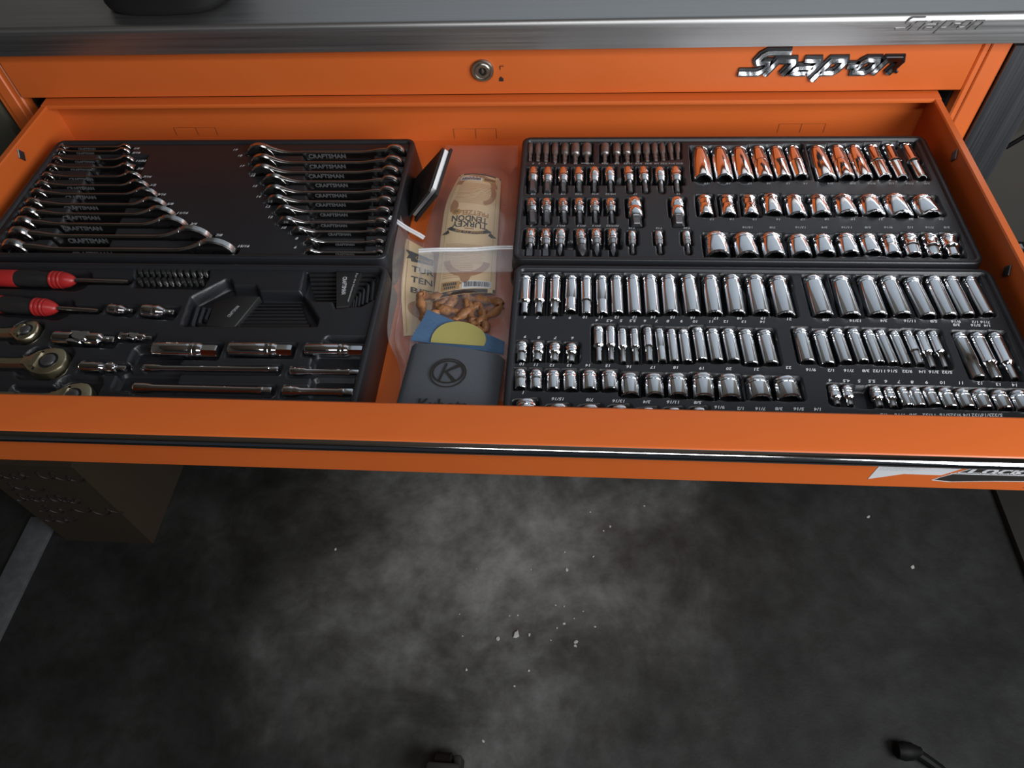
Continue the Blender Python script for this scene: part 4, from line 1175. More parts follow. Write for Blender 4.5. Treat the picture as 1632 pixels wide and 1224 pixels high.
# fasteners in the side walls (diamond-shaped heads)
for k, (x, y, z) in enumerate(CHEST['diamonds'] + [[-0.614, -0.312, 0.981]]):
    s = -1 if x < 0 else 1
    mb = MB().loft([[(x, y + 0.0068, z), (x, y, z + 0.0100), (x, y - 0.0068, z), (x, y, z - 0.0100)], [(x - s * 0.0012, y + 0.0060, z), (x - s * 0.0012, y, z + 0.0088), (x - s * 0.0012, y - 0.0060, z), (x - s * 0.0012, y, z - 0.0088)]])
    fo = cob('wall_fastener', mb, M_STEELD, dr, smooth=False)
    fo['label'] = 'dark diamond shaped fastener'
for tb in CHEST['tabs']:
    mb = MB()
    (xa, _, za), (xm, _, zm), (xb, _, zb), (xl, _, zl) = tb
    for x in (xa, xm, xb):
        mb.box(x - 0.0004, x + 0.0004, -0.0002, 0.0006, zl, za)
    mb.box(xa, xb, -0.0002, 0.0006, za - 0.00015, za + 0.00015)
    cob('tab_slot', mb, M_SLOT, dr, smooth=False)
# stickers on the drawer face
yk = -0.5535
def flatpoly(pts, t):
    return MB().prism([(q[0], q[2]) for q in pts], lambda x, z: (x, yk, z), lambda x, z: (x, yk - t, z))
sw = CHEST['sticker_w']; sb = CHEST['sticker_b']
zt = 0.9695
stk = cob('warning_sticker', flatpoly([sw[0], (sw[1][0], 0, zt), (sb[2][0] + 0.01, 0, zt), (sw[3][0], 0, sw[3][2]), (sw[4][0], 0, sw[4][2])], 0.0003), M_STICK, dr, smooth=False)
mb = MB()
for k in range(7):
    z = sw[1][2] - 0.004 - k * 0.0019
    xa = sw[1][0] - 0.0005 * k + 0.004
    xe = xa + 0.055 - 0.004 * k
    while xa < xe:
        d = random.uniform(0.002, 0.006)
        mb.box(xa, min(xa + d, xe), yk - 0.00045, yk - 0.0003, z, z + 0.0007)
        xa += d + 0.001
cob('small_print', mb, M_INKDIM, stk, smooth=False)
x0b, x1b = sb[0][0], 0.655
zb0 = sb[0][2]
edge = [(x0b - 0.004, zb0 - 0.0015), (x0b + 0.000, zb0 + 0.003), (x0b + 0.034, zt), (x1b, zt), (x1b, zb0 - 0.002), (x0b + 0.10, zb0 - 0.010), (x0b + 0.085, zb0 - 0.012), (x0b + 0.105, zb0 + 0.0015), (x0b + 0.05, zb0 - 0.0005), (x0b + 0.012, zb0 - 0.004)]
stb = cob('lock_sticker', MB().prism(edge, lambda x, z: (x, yk, z), lambda x, z: (x, yk - 0.0004, z)), M_STICK, dr, smooth=False)
cx_, cz_ = sum(q[0] for q in edge) / len(edge), sum(q[1] for q in edge) / len(edge)
inner = [(x + (0.0025 if x < cx_ else -0.0015), z + (0.0014 if z < cz_ else 0.0)) for x, z in edge]
cob('sticker_ground', MB().prism(inner, lambda x, z: (x, yk - 0.0004, z), lambda x, z: (x, yk - 0.0006, z)), M_INKBLACK, stb, smooth=False)
v, f = text_mesh("Lock'n Roll", 0.25, 0.03)
tw, th = dims(v)
sc = 0.118 / tw
xs_ = CHEST['sticker_t'][0][0] + 0.059 - 0.004
mb = MB().add([(xs_ + a * sc, yk - 0.0008, 0.9580 + b * sc * 0.80) for a, b in v], f)
mb.box(xs_ - 0.066, xs_ + 0.05, yk - 0.0008, yk - 0.0006, 0.9512, 0.9522).box(xs_ - 0.072, xs_ + 0.05, yk - 0.0008, yk - 0.0006, 0.9494, 0.9502)
cob('sticker_lettering', mb, M_STICK, stb, smooth=False, fix=False)


# ------------------------------------------------------------------ trays (moulded height field with pockets)
def sd_rect(X, Y, cx, cy, hx, hy, ang, rad):
    c, s = math.cos(ang), math.sin(ang)
    dx, dy = X - cx, Y - cy
    u = np.abs(dx * c + dy * s) - (hx - rad)
    v = np.abs(-dx * s + dy * c) - (hy - rad)
    return np.hypot(np.maximum(u, 0), np.maximum(v, 0)) + np.minimum(np.maximum(u, v), 0) - rad


def sd_poly(X, Y, pts):
    d = np.full(X.shape, 1e9); inside = np.zeros(X.shape, bool)
    n = len(pts)
    for i in range(n):
        ax_, ay_ = pts[i]; bx_, by_ = pts[(i + 1) % n]
        ex, ey = bx_ - ax_, by_ - ay_
        t = np.clip(((X - ax_) * ex + (Y - ay_) * ey) / (ex * ex + ey * ey + 1e-12), 0, 1)
        d = np.minimum(d, np.hypot(X - ax_ - t * ex, Y - ay_ - t * ey))
        cond = ((ay_ <= Y) != (by_ <= Y))
        with np.errstate(divide='ignore', invalid='ignore'):
            xi = ax_ + (Y - ay_) * ex / (ey if abs(ey) > 1e-12 else 1e-12)
        inside ^= cond & (X < xi)
    return np.where(inside, -d, d)


def pr(cx, cy, hx, hy, depth, ang=0.0, rad=0.003):
    return ('r', cx, cy, hx, hy, ang, min(rad, hx, hy), depth)


def pp(pts, depth):
    return ('p', pts, depth)


MARK_SCALE = 0.88


def make_tray(name, label, x0, x1, ya, yb, pockets, marks, inks, skew=0.0):
    """ya = rear edge, yb = front edge"""
    w = 0.0065
    nx = int((x1 - x0 - 2 * w) / 0.0014); ny = int((ya - yb - 2 * w) / 0.0014)
    xs = np.linspace(x0 + w, x1 - w, nx); ys = np.linspace(yb + w, ya - w, ny)
    D = np.zeros((ny, nx))
    for k in pockets:
        if k[0] == 'r':
            _, cx, cy, hx, hy, ang, rad, dep = k
            R = math.hypot(hx, hy) + 0.004
            bx = (cx - R, cx + R, cy - R, cy + R)
        else:
            _, pts, dep = k
            bx = (min(q[0] for q in pts) - .004, max(q[0] for q in pts) + .004, min(q[1] for q in pts) - .004, max(q[1] for q in pts) + .004)
        i0, i1 = np.searchsorted(xs, bx[0]), np.searchsorted(xs, bx[1])
        j0, j1 = np.searchsorted(ys, bx[2]), np.searchsorted(ys, bx[3])
        if i1 <= i0 or j1 <= j0:
            continue
        X, Y = np.meshgrid(xs[i0:i1], ys[j0:j1])
        sd = sd_rect(X, Y, cx, cy, hx, hy, ang, rad) if k[0] == 'r' else sd_poly(X, Y, pts)
        t = np.clip((0.0006 - sd) / (0.0018 if k[0] == 'r' else 0.0042), 0, 1)
        D[j0:j1, i0:i1] = np.maximum(D[j0:j1, i0:i1], dep * t * t * (3 - 2 * t))
    D = np.minimum(D, Z_IN - Z_FLOOR - 0.004)
    mb = MB()
    V = np.stack([np.broadcast_to(xs, (ny, nx)), np.broadcast_to(ys[:, None], (ny, nx)), Z_IN - D], -1).reshape(-1, 3)
    idx = np.arange(nx * ny).reshape(ny, nx)
    Fq = np.stack([idx[:-1, :-1], idx[:-1, 1:], idx[1:, 1:], idx[1:, :-1]], -1).reshape(-1, 4)
    # rim swept round a rounded rectangle
    prof_ = [(-0.0085, Z_IN - 0.0012), (-0.0074, Z_IN + 0.0004), (-0.0062, Z_TRAY - 0.0006), (-0.0054, Z_TRAY), (-0.0020, Z_TRAY), (-0.0006, Z_TRAY - 0.0006), (0.0, Z_TRAY - 0.0020), (0.0012, 0.962), (0.0048, Z_FLOOR + 0.0006), (-0.004, Z_FLOOR + 0.0003)]
    rc = 0.012
    ring = []
    for (cx, cy, a0) in ((x1 - rc, ya - rc, 0), (x0 + rc, ya - rc, PI / 2), (x0 + rc, yb + rc, PI), (x1 - rc, yb + rc, 1.5 * PI)):
        for q in range(7):
            a = a0 + q * PI / 12
            ring.append((cx, cy, math.cos(a), math.sin(a)))
    rv, rf = [], []
    m = len(ring)
    for (o, z) in prof_:
        for (cx, cy, c, s) in ring:
            rr = max(rc + o, 0.0015)
            rv.append((cx + rr * c, cy + rr * s, z))
    for k in range(len(prof_) - 1):
        for i in range(m):
            j = (i + 1) % m
            rf.append((k * m + i, k * m + j, (k + 1) * m + j, (k + 1) * m + i))
    base = len(V)
    me = bpy.data.meshes.new(name)
    allv = np.vstack([V, np.array(rv)])
    me.from_pydata(allv.tolist(), [], Fq.tolist() + [tuple(base + i for i in q[::-1]) for q in rf])
    me.materials.append(M_BLACK)
    me.shade_smooth(); me.update()
    cx, cy = (x0 + x1) / 2, (ya + yb) / 2
    o = link(name, me)
    me.transform(Matrix.Translation((-cx, -cy, -Z_FLOOR)))
    o.location = (cx, cy, Z_FLOOR)
    tag(o, label, 'tool tray', 'black moulded tool trays')
    for (t, x, y, h, rot) in marks:
        v, f = text_mesh(t, 0.22, 0.02)
        sc = h * MARK_SCALE
        sg = -1 if rot else 1
        obj('size_mark', MB().add([(sg * a * sc * 1.15, sg * b * sc, 0) for a, b in v], f), inks, o, (x - cx, y - cy, Z_IN + 0.00035 - Z_FLOOR), smooth=False, fix=False)
    return o


def sock_pocket(s, rel=0.0, clear=0.0022):
    """pocket under one lying socket"""
    ax_, ay_, bx_, by_, z, r = s[:6]
    L = math.hypot(bx_ - ax_, by_ - ay_)
    ang = math.atan2(by_ - ay_, bx_ - ax_)
    return pr((ax_ + bx_) / 2, (ay_ + by_) / 2, L / 2 + 0.0014, r + clear, Z_IN - (z - r) + 0.0008 + 0.5 * L * abs(math.sin(TILT * 1.5)), ang, 0.003)


# ------------------------------------------------------------------ turned tools
SEG = 28
def shape_r(kind, th):
    if kind == 's':
        return 1 / max(abs(math.cos(th)), abs(math.sin(th)))
    if kind == 'h':
        a = (th % (PI / 3)) - PI / 6
        return math.cos(PI / 6) / math.cos(a)
    if kind == 'p':
        return 1.0 + 0.07 * math.cos(12 * th)
    if kind == 'k':
        return 1.0 + 0.016 * (1 if int(round(th / (2 * PI / SEG))) % 2 else -1)
    return 1.0


def turned(mb, prof_, seg=SEG, off=(0, 0, 0)):
    """lathe about the local X axis; prof_ is (x, radius, shape)"""
    rings = []
    for x, r, k in prof_:
        rings.append([(x + off[0], off[1] + r * shape_r(k, 2 * PI * i / seg) * math.cos(2 * PI * i / seg), off[2] + r * shape_r(k, 2 * PI * i / seg) * math.sin(2 * PI * i / seg)) for i in range(seg)])
    return mb.loft(rings, cap=True)


def socket_mesh(L, R, col, neck):
    P = [(0.007, 0.36 * R, 's'), (0.0004, 0.37 * R, 's'), (0.0, 0.62 * R, 'c'), (0.0, 0.88 * R, 'c'), (0.0011, 0.975 * R, 'c'), (0.0022, R, 'c')]
    g = 0.0042
    for k in range(2):
        P += [(g, R, 'c'), (g + 0.0003, 0.955 * R, 'c'), (g + 0.0011, 0.955 * R, 'c'), (g + 0.0014, R, 'c')]
        g += 0.0032
    Rn = R * neck
    if col is not None:
        xc = col * L
        if neck > 0.9:
            P += [(xc - 0.0010, R, 'c'), (xc - 0.0004, 0.96 * R, 'c'), (xc + 0.0010, 0.96 * R, 'c'), (xc + 0.0018, Rn, 'c')]
        else:
            P += [(xc - 0.0022, R, 'c'), (xc - 0.0010, 1.03 * R, 'c'), (xc + 0.0004, 1.02 * R, 'c'), (xc + 0.0012 + 0.25 * (R - Rn), R * .4 + Rn * .6, 'c'), (xc + 0.0024 + 0.5 * (R - Rn), Rn, 'c')]
    P += [(L - 0.0014, Rn, 'c'), (L - 0.0004, 0.975 * Rn, 'c'), (L, 0.92 * Rn, 'c'), (L, 0.77 * Rn, 'p'), (L - min(0.014, L * .45), 0.75 * Rn, 'p')]
    me = turned(MB(), P).mesh('socket', M_CHROME, True, 28)
    me.materials.append(M_BORESHADE)
    for pl in me.polygons:                      # the broached bore, its inner shade put into a darker colour
        c_ = pl.center
        if c_.x > L - 0.016 and math.hypot(c_.y, c_.z) < 0.80 * Rn and c_.x < L - 0.0001 or (c_.x < 0.008 and math.hypot(c_.y, c_.z) < 0.5 * R):
            pl.material_index = 1
    return me


BAND = turned(MB(), [(-0.0012, 1.0, 'c'), (-0.0011, 1.012, 'k'), (0.0011, 1.012, 'k'), (0.0012, 1.0, 'c')]).mesh('knurled_band', M_CHROME, False)


TILT = math.radians(-4.6)                       # the sockets lie with their drive ends a little lower


def place_axis(o, ax_, ay_, bx_, by_, z, tilt=0.0):
    L = math.hypot(bx_ - ax_, by_ - ay_)
    o.location = (ax_, ay_, z + 0.5 * L * math.sin(tilt))
    o.rotation_euler = (0, tilt, math.atan2(by_ - ay_, bx_ - ax_))


def make_socket(s, label, group, band=True, tilt=TILT):
    ax_, ay_, bx_, by_, z, r, col, neck = s
    L = math.hypot(bx_ - ax_, by_ - ay_)
    o = link('socket', socket_mesh(L, r, col, neck))
    place_axis(o, ax_, ay_, bx_, by_, z, tilt)
    tag(o, label, 'socket', group)
    if band and r > 0.0056:
        k = link('knurled_band', BAND, o, (0.0065, 0, 0))
        k.scale = (1, r, r)
    return o


ONES = 'zero one two three four five six seven eight nine ten eleven twelve thirteen fourteen fifteen sixteen seventeen eighteen nineteen twenty'.split()
def say(t):
    """a printed size in words"""
    if '/' in t:
        a, b = t.split('/')
        return ONES[int(a)] + ' ' + {'2': 'half', '4': 'quarter', '8': 'eighth', '16': 'sixteenth', '32': 'thirty-second'}[b] + ('s' if int(a) > 1 else '')
    if '.' in t:
        return ONES[int(t[0])] + ' and a half'
    n_ = int(t)
    return ONES[n_] if n_ <= 20 else 'twenty-' + ONES[n_ - 20]


ROWINFO = {
    'deep_u': ('deep chrome socket by mark %s in rear row of upper right tray', 'deep sockets in the rear row of the upper right tray'),
    'mid_u': ('short chrome socket by mark %s in middle row of upper right tray', 'short sockets in the middle row of the upper right tray'),
    'low_u': ('short chrome socket at mark %s in front row of upper right tray', 'short sockets in the front row of the upper right tray'),
    'deep_l': ('deep chrome socket by mark %s in rear row of lower right tray', 'deep sockets in the rear row of the lower right tray'),
    'four_l': ('small stepped socket at mark %s in row of four beside the sleeve', 'four small sockets at the left of the lower right tray'),
    'mid_l': ('slim chrome socket at mark %s in middle row of lower right tray', 'slim sockets in the middle row of the lower right tray'),
    'inch_l': ('slim inch socket by mark %s in middle row of lower right tray', 'inch sockets in the middle row of the lower right tray'),
    'three_l': ('long stepped socket at mark %s in trio by the right drawer wall', 'three long sockets at the right of the lower right tray'),
    'short_l': ('stubby chrome socket at mark %s in third row of lower right tray', 'stubby sockets in the third row of the lower right tray'),
    'small_l': ('small chrome socket at mark %s in front corner row by drawer wall', 'small sockets at the front right of the lower right tray'),
    'front_l': ('large socket at mark %s half hidden under the drawer front lip', 'large sockets under the drawer front lip'),
}
for key, (lab, grp) in ROWINFO.items():
    for it in ROWS[key]:
        make_socket(it[1:], lab % say(it[0]), grp, tilt=TILT * (1.5 if key.endswith('_u') else 1.0))


def make_bitsocket(it, where, group):
    name, ax_, ay_, bx_, by_, z, r, ex, ey, br, kind = it
    L = math.hypot(bx_ - ax_, by_ - ay_)
    P = [(0.007, 0.36 * r, 's'), (0.0004, 0.37 * r, 's'), (0.0, 0.85 * r, 'c'), (0.0012, 0.97 * r, 'c'), (0.0020, r, 'c'), (L * .52, r, 'c'), (L * .55, 0.93 * r, 'c'), (L * .60, 0.93 * r, 'c'), (L * .64, 1.02 * r, 'c'), (L * .70, 0.97 * r, 'c'), (L * .74, 0.90 * r, 'c'), (L * .95, 0.88 * r, 'c'), (L, 0.78 * r, 'c'), (L, 0.3 * r, 'c')]
    if r > 0.0085:
        P = [(0.007, 0.36 * r, 's'), (0.0004, 0.37 * r, 's'), (0.0, 0.85 * r, 'c'), (0.0012, 0.97 * r, 'c'), (0.0020, r, 'c'), (L * .48, r, 'c'), (L * .50, 0.97 * r, 'c'), (L * .53, 0.97 * r, 'c'), (L * .55, r, 'c'), (L * .92, r, 'c'), (L, 0.88 * r, 'c'), (L, 0.3 * r, 'c')]
    o = obj('bit_socket', turned(MB(), P), M_CHROME, angle=28)
    place_axis(o, ax_, ay_, bx_, by_, z, TILT * .6)
    tag(o, '%s %s' % (name, where), 'bit socket', group)
    bl = math.hypot(ex - ax_, ey - ay_) - L
    mb = MB()
    if kind == 'hex':
        turned(mb, [(L - 0.004, br * .9, 'h'), (L - 0.0005, br * 1.02, 'h'), (L + bl - 0.0012, br * 1.02, 'h'), (L + bl, br * .85, 'h')], 24)
    elif kind == 'torx':
        turned(mb, [(L - 0.004, br, 'c'), (L + bl * .5, br, 'c'), (L + bl * .62, br * .86, 'p'), (L + bl - 0.001, br * .86, 'p'), (L + bl, br * .7, 'p')], 24)
    elif kind == 'flat':
        turned(mb, [(L - 0.004, br * .9, 'c'), (L + bl * .4, br * .9, 'c')], 16)
        mb.loft([[(x, -b, -t), (x, b, -t), (x, b, t), (x, -b, t)] for x, b, t in ((L + bl * .35, br * .9, br * .7), (L + bl * .7, br, br * .35), (L + bl, br, br * .16))])
    else:
        turned(mb, [(L - 0.004, br, 'c'), (L + bl * .45, br, 'c'), (L + bl * .6, br * .8, 's'), (L + bl * .85, br * .45, 's'), (L + bl, br * .15, 's')], 16)
    obj('driver_bit', mb, M_BIT, o, angle=30)
    if r > 0.0056:
        k = link('knurled_band', BAND, o, (L * .3, 0, 0)); k.scale = (1, r * .995, r * .995)
    return o


ordw = ['first', 'second', 'third', 'fourth', 'fifth', 'sixth', 'seventh', 'eighth', 'ninth', 'tenth', 'eleventh', 'twelfth', 'thirteenth']
bit_where = {'u1': 'bit socket in second row of upper right tray', 'u2': 'bit socket in third row of upper right tray',
             'big': 'large bit socket in middle of upper right tray', 'u3': 'bit socket in front row of upper right tray',
             'tiny': 'tiny bit socket in front row of upper right tray'}
for key, lst in BITS.items():
    for it in lst:
        nth = ordw[lst.index(it)] + ' from left, '
        pre = {'hex': 'hex', 'torx': 'star', 'flat': 'flat blade', 'phillips': 'pointed tip'}[it[-1]]
        make_bitsocket((nth + pre,) + it[1:], bit_where[key], 'bit sockets in the upper right tray')

for i, s in enumerate(DRIVERS):
    ax_, ay_, bx_, by_, z, r = s
    L = math.hypot(bx_ - ax_, by_ - ay_)
    rs = min(0.0033, r * .8)
    o = obj('nut_driver', turned(MB(), [(0.006, 0.5 * r, 'h'), (0.0, 0.62 * r, 'h'), (0.0, 0.9 * r, 'c'), (0.001, r, 'c'), (L * .34, r, 'c'), (L * .36, r * 0.96, 'c'), (L * .42, r, 'c'), (L * .47, r * .9, 'c'), (L * .50, rs * 1.08, 'c'), (L * .54, rs, 'c')], 20), M_DRIVER, angle=30)
    place_axis(o, ax_, ay_, bx_, by_, z)
    grp = 'left cluster of seven' if i < 7 else 'right cluster of nine'
    tag(o, '%s grey nut driver from the left in the rear %s' % (ordw[i if i < 7 else i - 7], grp), 'nut driver', 'small grey nut drivers in the rear row')
    obj('hex_shank', turned(MB(), [(L * .50, rs * .9, 'h'), (L * .74, rs * .9, 'h'), (L * .76, rs * .72, 'h'), (L * .82, rs * .72, 'h'), (L * .84, rs * .9, 'h'), (L - .0012, rs * .9, 'h'), (L, rs * .6, 'h')], 18), M_DRIVER, o, angle=25)

# ------------------------------------------------------------------ wrenches standing on edge
Z_WT = Z_IN + 0.003


def wrench_mesh(sz, L):
    """open jaw at +x tip (x = L), ring at x = 0; z = 0 on the shank centre line; returns MB and shank half height"""
    ws = 0.0026 + 0.66 * sz; ts = 0.0012 + 0.22 * sz
    wo = 2.08 * sz + 0.002; to = 0.0014 + 0.38 * sz
    ro = 0.80 * sz + 0.0012; trg = 0.0016 + 0.40 * sz
    hs = ws / 2
    yo = 0.10 * sz                              # the ring is offset away from the lettered face
    mb = MB()
    # ring
    n = 28
    rings = []
    for i in range(n):
        a = 2 * PI * i / n
        c, s = math.cos(a), math.sin(a)
        ri = 0.62 * ro * (1 + 0.05 * math.cos(12 * a))
        sec = [(ri, -trg / 2), (ro * .90, -trg / 2), (ro * .985, -trg * .3), (ro, 0), (ro * .985, trg * .3), (ro * .90, trg / 2), (ri, trg / 2)]
        rings.append([(ro + r * c, yo + y - 0.05 * r * c, r * s) for r, y in sec])
    rings.append(rings[0])
    mb.loft(rings, cap=False)
    # shank loft
    xh = L - wo * 0.46                          # jaw head centre
    xs = list(np.linspace(ro * 1.72, ro * 4.2, 9)) + list(np.linspace(ro * 4.2, xh - wo * 1.15, 6))[1:] + list(np.linspace(xh - wo * 1.15, xh - wo * 0.28, 10))[1:]
    sec = []
    for x in xs:
        t = min(1, max(0, (x - ro * 1.7) / (ro * 2.5))); t = t * t * (3 - 2 * t)
        q = min(1, max(0, (x - (xh - wo * 1.15)) / (wo * 0.87))); q = q * q
        h = hs + (ro * .72 - hs) * (1 - t) * 0.9 + (wo * .45 - hs) * q
        th = ts + (trg * .8 - ts) * (1 - t) + (to - ts) * q
        y = (yo - 0.05 * ro * .6) * (1 - t)
        k = th * .28
        sec.append([(x, y - th / 2, -h + k), (x, y - th / 2, h - k), (x, y - th * .28, h - k * .25), (x, y, h), (x, y + th * .28, h - k * .25), (x, y + th / 2, h - k), (x, y + th / 2, -h + k), (x, y, -h)])
    mb.loft(sec)
    # jaw head: disc with an angled slot
    ang = -math.radians(17)
    R = wo / 2
    js = sz * 0.5
    poly = []
    ca, sa = math.cos(ang), math.sin(ang)
    a_hit = math.asin(min(0.95, js / R))
    for k in range(23):
        a = a_hit + (2 * PI - 2 * a_hit) * k / 22
        rr = R * (1.0 + 0.10 * math.cos(a) if abs(a - PI) > PI * .5 else 1.0)
        poly.append((rr * math.cos(a), rr * math.sin(a)))
    poly += [(-R * .05, -js), (-R * .22, -js * .5), (-R * .22, js * .5), (-R * .05, js)]
    poly = [(xh + x * ca - z * sa, x * sa + z * ca) for x, z in poly]
    def sc(x, z, f):
        return xh + (x - xh) * f, z * f
    n = len(poly)
    rg = []
    for y, f in ((-to / 2, .93), (-to * .34, 1.0), (to * .34, 1.0), (to / 2, .93)):
        rg.append([(sc(x, z, f)[0], y, sc(x, z, f)[1]) for x, z in poly])
    mb.loft(rg)
    return mb, hs, ts


tv, tf = text_mesh('CRAFTSMAN', 0.0, 0.03)
tw, th = dims(tv)
wr_pockets = []
for (name, kind, sz, xa, xb, y) in WRENCHES:
    if name in ('15/16', '7/8'):
        y += .0022
    if kind == 'metric':
        xb -= .002
    L = xb - xa
    mb, hs, ts = wrench_mesh(sz, L)
    if kind == 'metric':
        mb.v = [(L - x, yy, z) for x, yy, z in mb.v]
    me = mb.mesh('combination_wrench', M_WRENCH, True, 32)
    o = link('combination_wrench', me, None, (xa, y, Z_WT - hs))
    side = 'inch fan along the left edge' if kind == 'inch' else 'metric fan beside the clear bags'
    tag(o, 'chrome combination wrench by mark %s in the %s' % (say(name), side), 'wrench', '%s wrenches' % ('inch' if kind == 'inch' else 'millimetre'))
    h = hs * 0.95
    ln = min(L * .24, 0.052)
    mx = L * (.40 if kind == 'inch' else .50)
    lm = MB()
    ds = 0.0005
    for fy in (0, 1):
        pass
    lm.add([(mx + a / tw * ln, -ts / 2 - 0.0004, hs * .15 + b / th * h) for a, b in tv], tf)
    le = obj('raised_lettering', lm, M_LETTER, o, smooth=False, fix=False)
    le['label'] = 'maker lettering along the shank'
    # slots in the tray: shank, ring end, jaw end
    wo = 2.08 * sz + 0.002; ro = 0.80 * sz + 0.0012; to = 0.0014 + 0.38 * sz
    xr = xa + ro if kind == 'inch' else xb - ro
    xj = xb - wo * .48 if kind == 'inch' else xa + wo * .48
    wr_pockets += [pr((xa + xb) / 2, y, L / 2 - 0.006, ts / 2 + 0.0018, 0.034),
                   pr(xr, y + 0.001, ro * 1.25 + 0.003, (0.0016 + 0.46 * sz) / 2 + .10 * sz + 0.0012, 0.037),
                   pr(xj, y, wo * .55 + 0.003, to / 2 + 0.0012, 0.037)]
# finger troughs across the shanks
ya_, yb_ = WRENCHES[0][5] + 0.004, WRENCHES[11][5] - 0.006
wr_pockets += [pp([(-0.520, -0.092), (-0.446, -0.092), (-0.425, -0.290), (-0.505, -0.290)], 0.012)]
wr_pockets += [pp([(-0.230, -0.082), (-0.128, -0.082), (-0.104, -0.290), (-0.166, -0.290)], 0.012)]
make_tray('tool_tray', 'black wrench tray at the rear left holding two fans of combination wrenches', -0.592, -0.074, -0.060, -0.2995, wr_pockets, MARKS['ul'], M_INK)

# ------------------------------------------------------------------ right trays
pk = []
for key in ('deep_u', 'mid_u', 'low_u'):
    for it in ROWS[key]:
        pk.append(sock_pocket(it[1:]))
for lst in BITS.values():
    for it in lst:
        pk.append(sock_pocket(it[1:]))
        ax_, ay_, bx_, by_, z, r, ex, ey, br = it[1:10]
        pk.append(pr((bx_ + ex) / 2, (by_ + ey) / 2, br + 0.0016, abs(by_ - ey) / 2 + 0.003, Z_IN - (z - br) + 0.0012))
for s in DRIVERS:
    pk.append(sock_pocket(s, clear=0.0012))
for key, (za, zb) in (('u1', (0.25, 0.85)), ('u2', (0.25, 0.85)), ('u3', (0.3, 0.85))):
    lst = BITS[key]
    y0 = min(q[4] for q in lst) ; x0 = min(q[1] for q in lst) - .01; x1 = max(q[1] for q in lst) + .01
    pk.append(pr((x0 + x1) / 2, y0 + 0.001, (x1 - x0) / 2, 0.007, 0.012))
make_tray('tool_tray', 'black socket tray at the rear right holding bit sockets and chrome sockets', 0.0738, 0.6005, -0.0575, -0.2985, pk, MARKS['ur'], M_INKDIM)
pk = []
for key in ('deep_l', 'four_l', 'mid_l', 'inch_l', 'three_l', 'short_l', 'small_l', 'front_l'):
    for it in ROWS[key]:
        pk.append(sock_pocket(it[1:]))
pk.append(pr(0.4275, -0.4842, 0.0075, 0.0135, 0.009))     # the empty place between 4.5 and 5.5
make_tray('tool_tray', 'black socket tray at the front right holding rows of long and short chrome sockets', 0.0775, 0.6020, -0.3065, -0.5430, pk, MARKS['lr'], M_INK)

# ------------------------------------------------------------------ front left tray and its tools
pk = []
T = TOOLS
for a in T['adapter'] + T['ujoint'] + T['plug'] + T['bar']:
    ax_, ay_, bx_, by_, r = a
    L = math.hypot(bx_ - ax_, by_ - ay_)
    pk.append(pr((ax_ + bx_) / 2, (ay_ + by_) / 2, L / 2 + .003, r + .0024, r + .002, math.atan2(by_ - ay_, bx_ - ax_)))
for q in (T['pocket1'],):
    pk.append(pp(q, 0.016))
pk.append(pp(T['pocket2'], 0.012)); pk.append(pp(T['pocketB'], 0.008))
# finger scoops beside the spark plug sockets and bars
for (x, y, hx, hy) in ((-0.093, -0.425, 0.030, 0.008), (-0.300, -0.448, 0.030, 0.012), (-0.10, -0.449, 0.030, 0.012), (-0.300, -0.482, 0.034, 0.014), (-0.095, -0.483, 0.03, 0.013)):
    pk.append(pr(x, y, hx, hy, 0.012, 0.0, 0.006))
for m in T['sd_marks']:
    p0, p1, p2, p3, p4 = m
    pk.append(pr((p0[0] + p3[0]) / 2 + .002, (p0[1] + p3[1]) / 2, abs(p3[0] - p0[0]) / 2 + .016, 0.0155, 0.016, math.atan2(p3[1] - p0[1], p3[0] - p0[0]), 0.012))
    pk.append(pr((p3[0] + p4[0]) / 2, (p3[1] + p4[1]) / 2 + .002, abs(p4[0] - p3[0]) / 2 + .004, 0.0065, 0.011, 0.0, 0.004))
for q in T['ratchet']:
    h_, n_, e_, t_ = [Vector(w) for w in q[:4]]
    pk.append(pr((t_.x + n_.x) / 2, h_.y, abs(t_.x - n_.x) / 2 + .003, 0.0225 if q is not T['ratchet'][0] else 0.0175, 0.010, 0.0, 0.014))
    pk.append(pr((n_.x + e_.x) / 2, (n_.y + e_.y) / 2, abs(n_.x - e_.x) / 2, 0.010, 0.010))
make_tray('tool_tray', 'black tray at the front left holding ratchets, extension bars, screwdrivers and hex keys', -0.592, -0.0700, -0.3095, -0.5430, pk, [], M_INK)

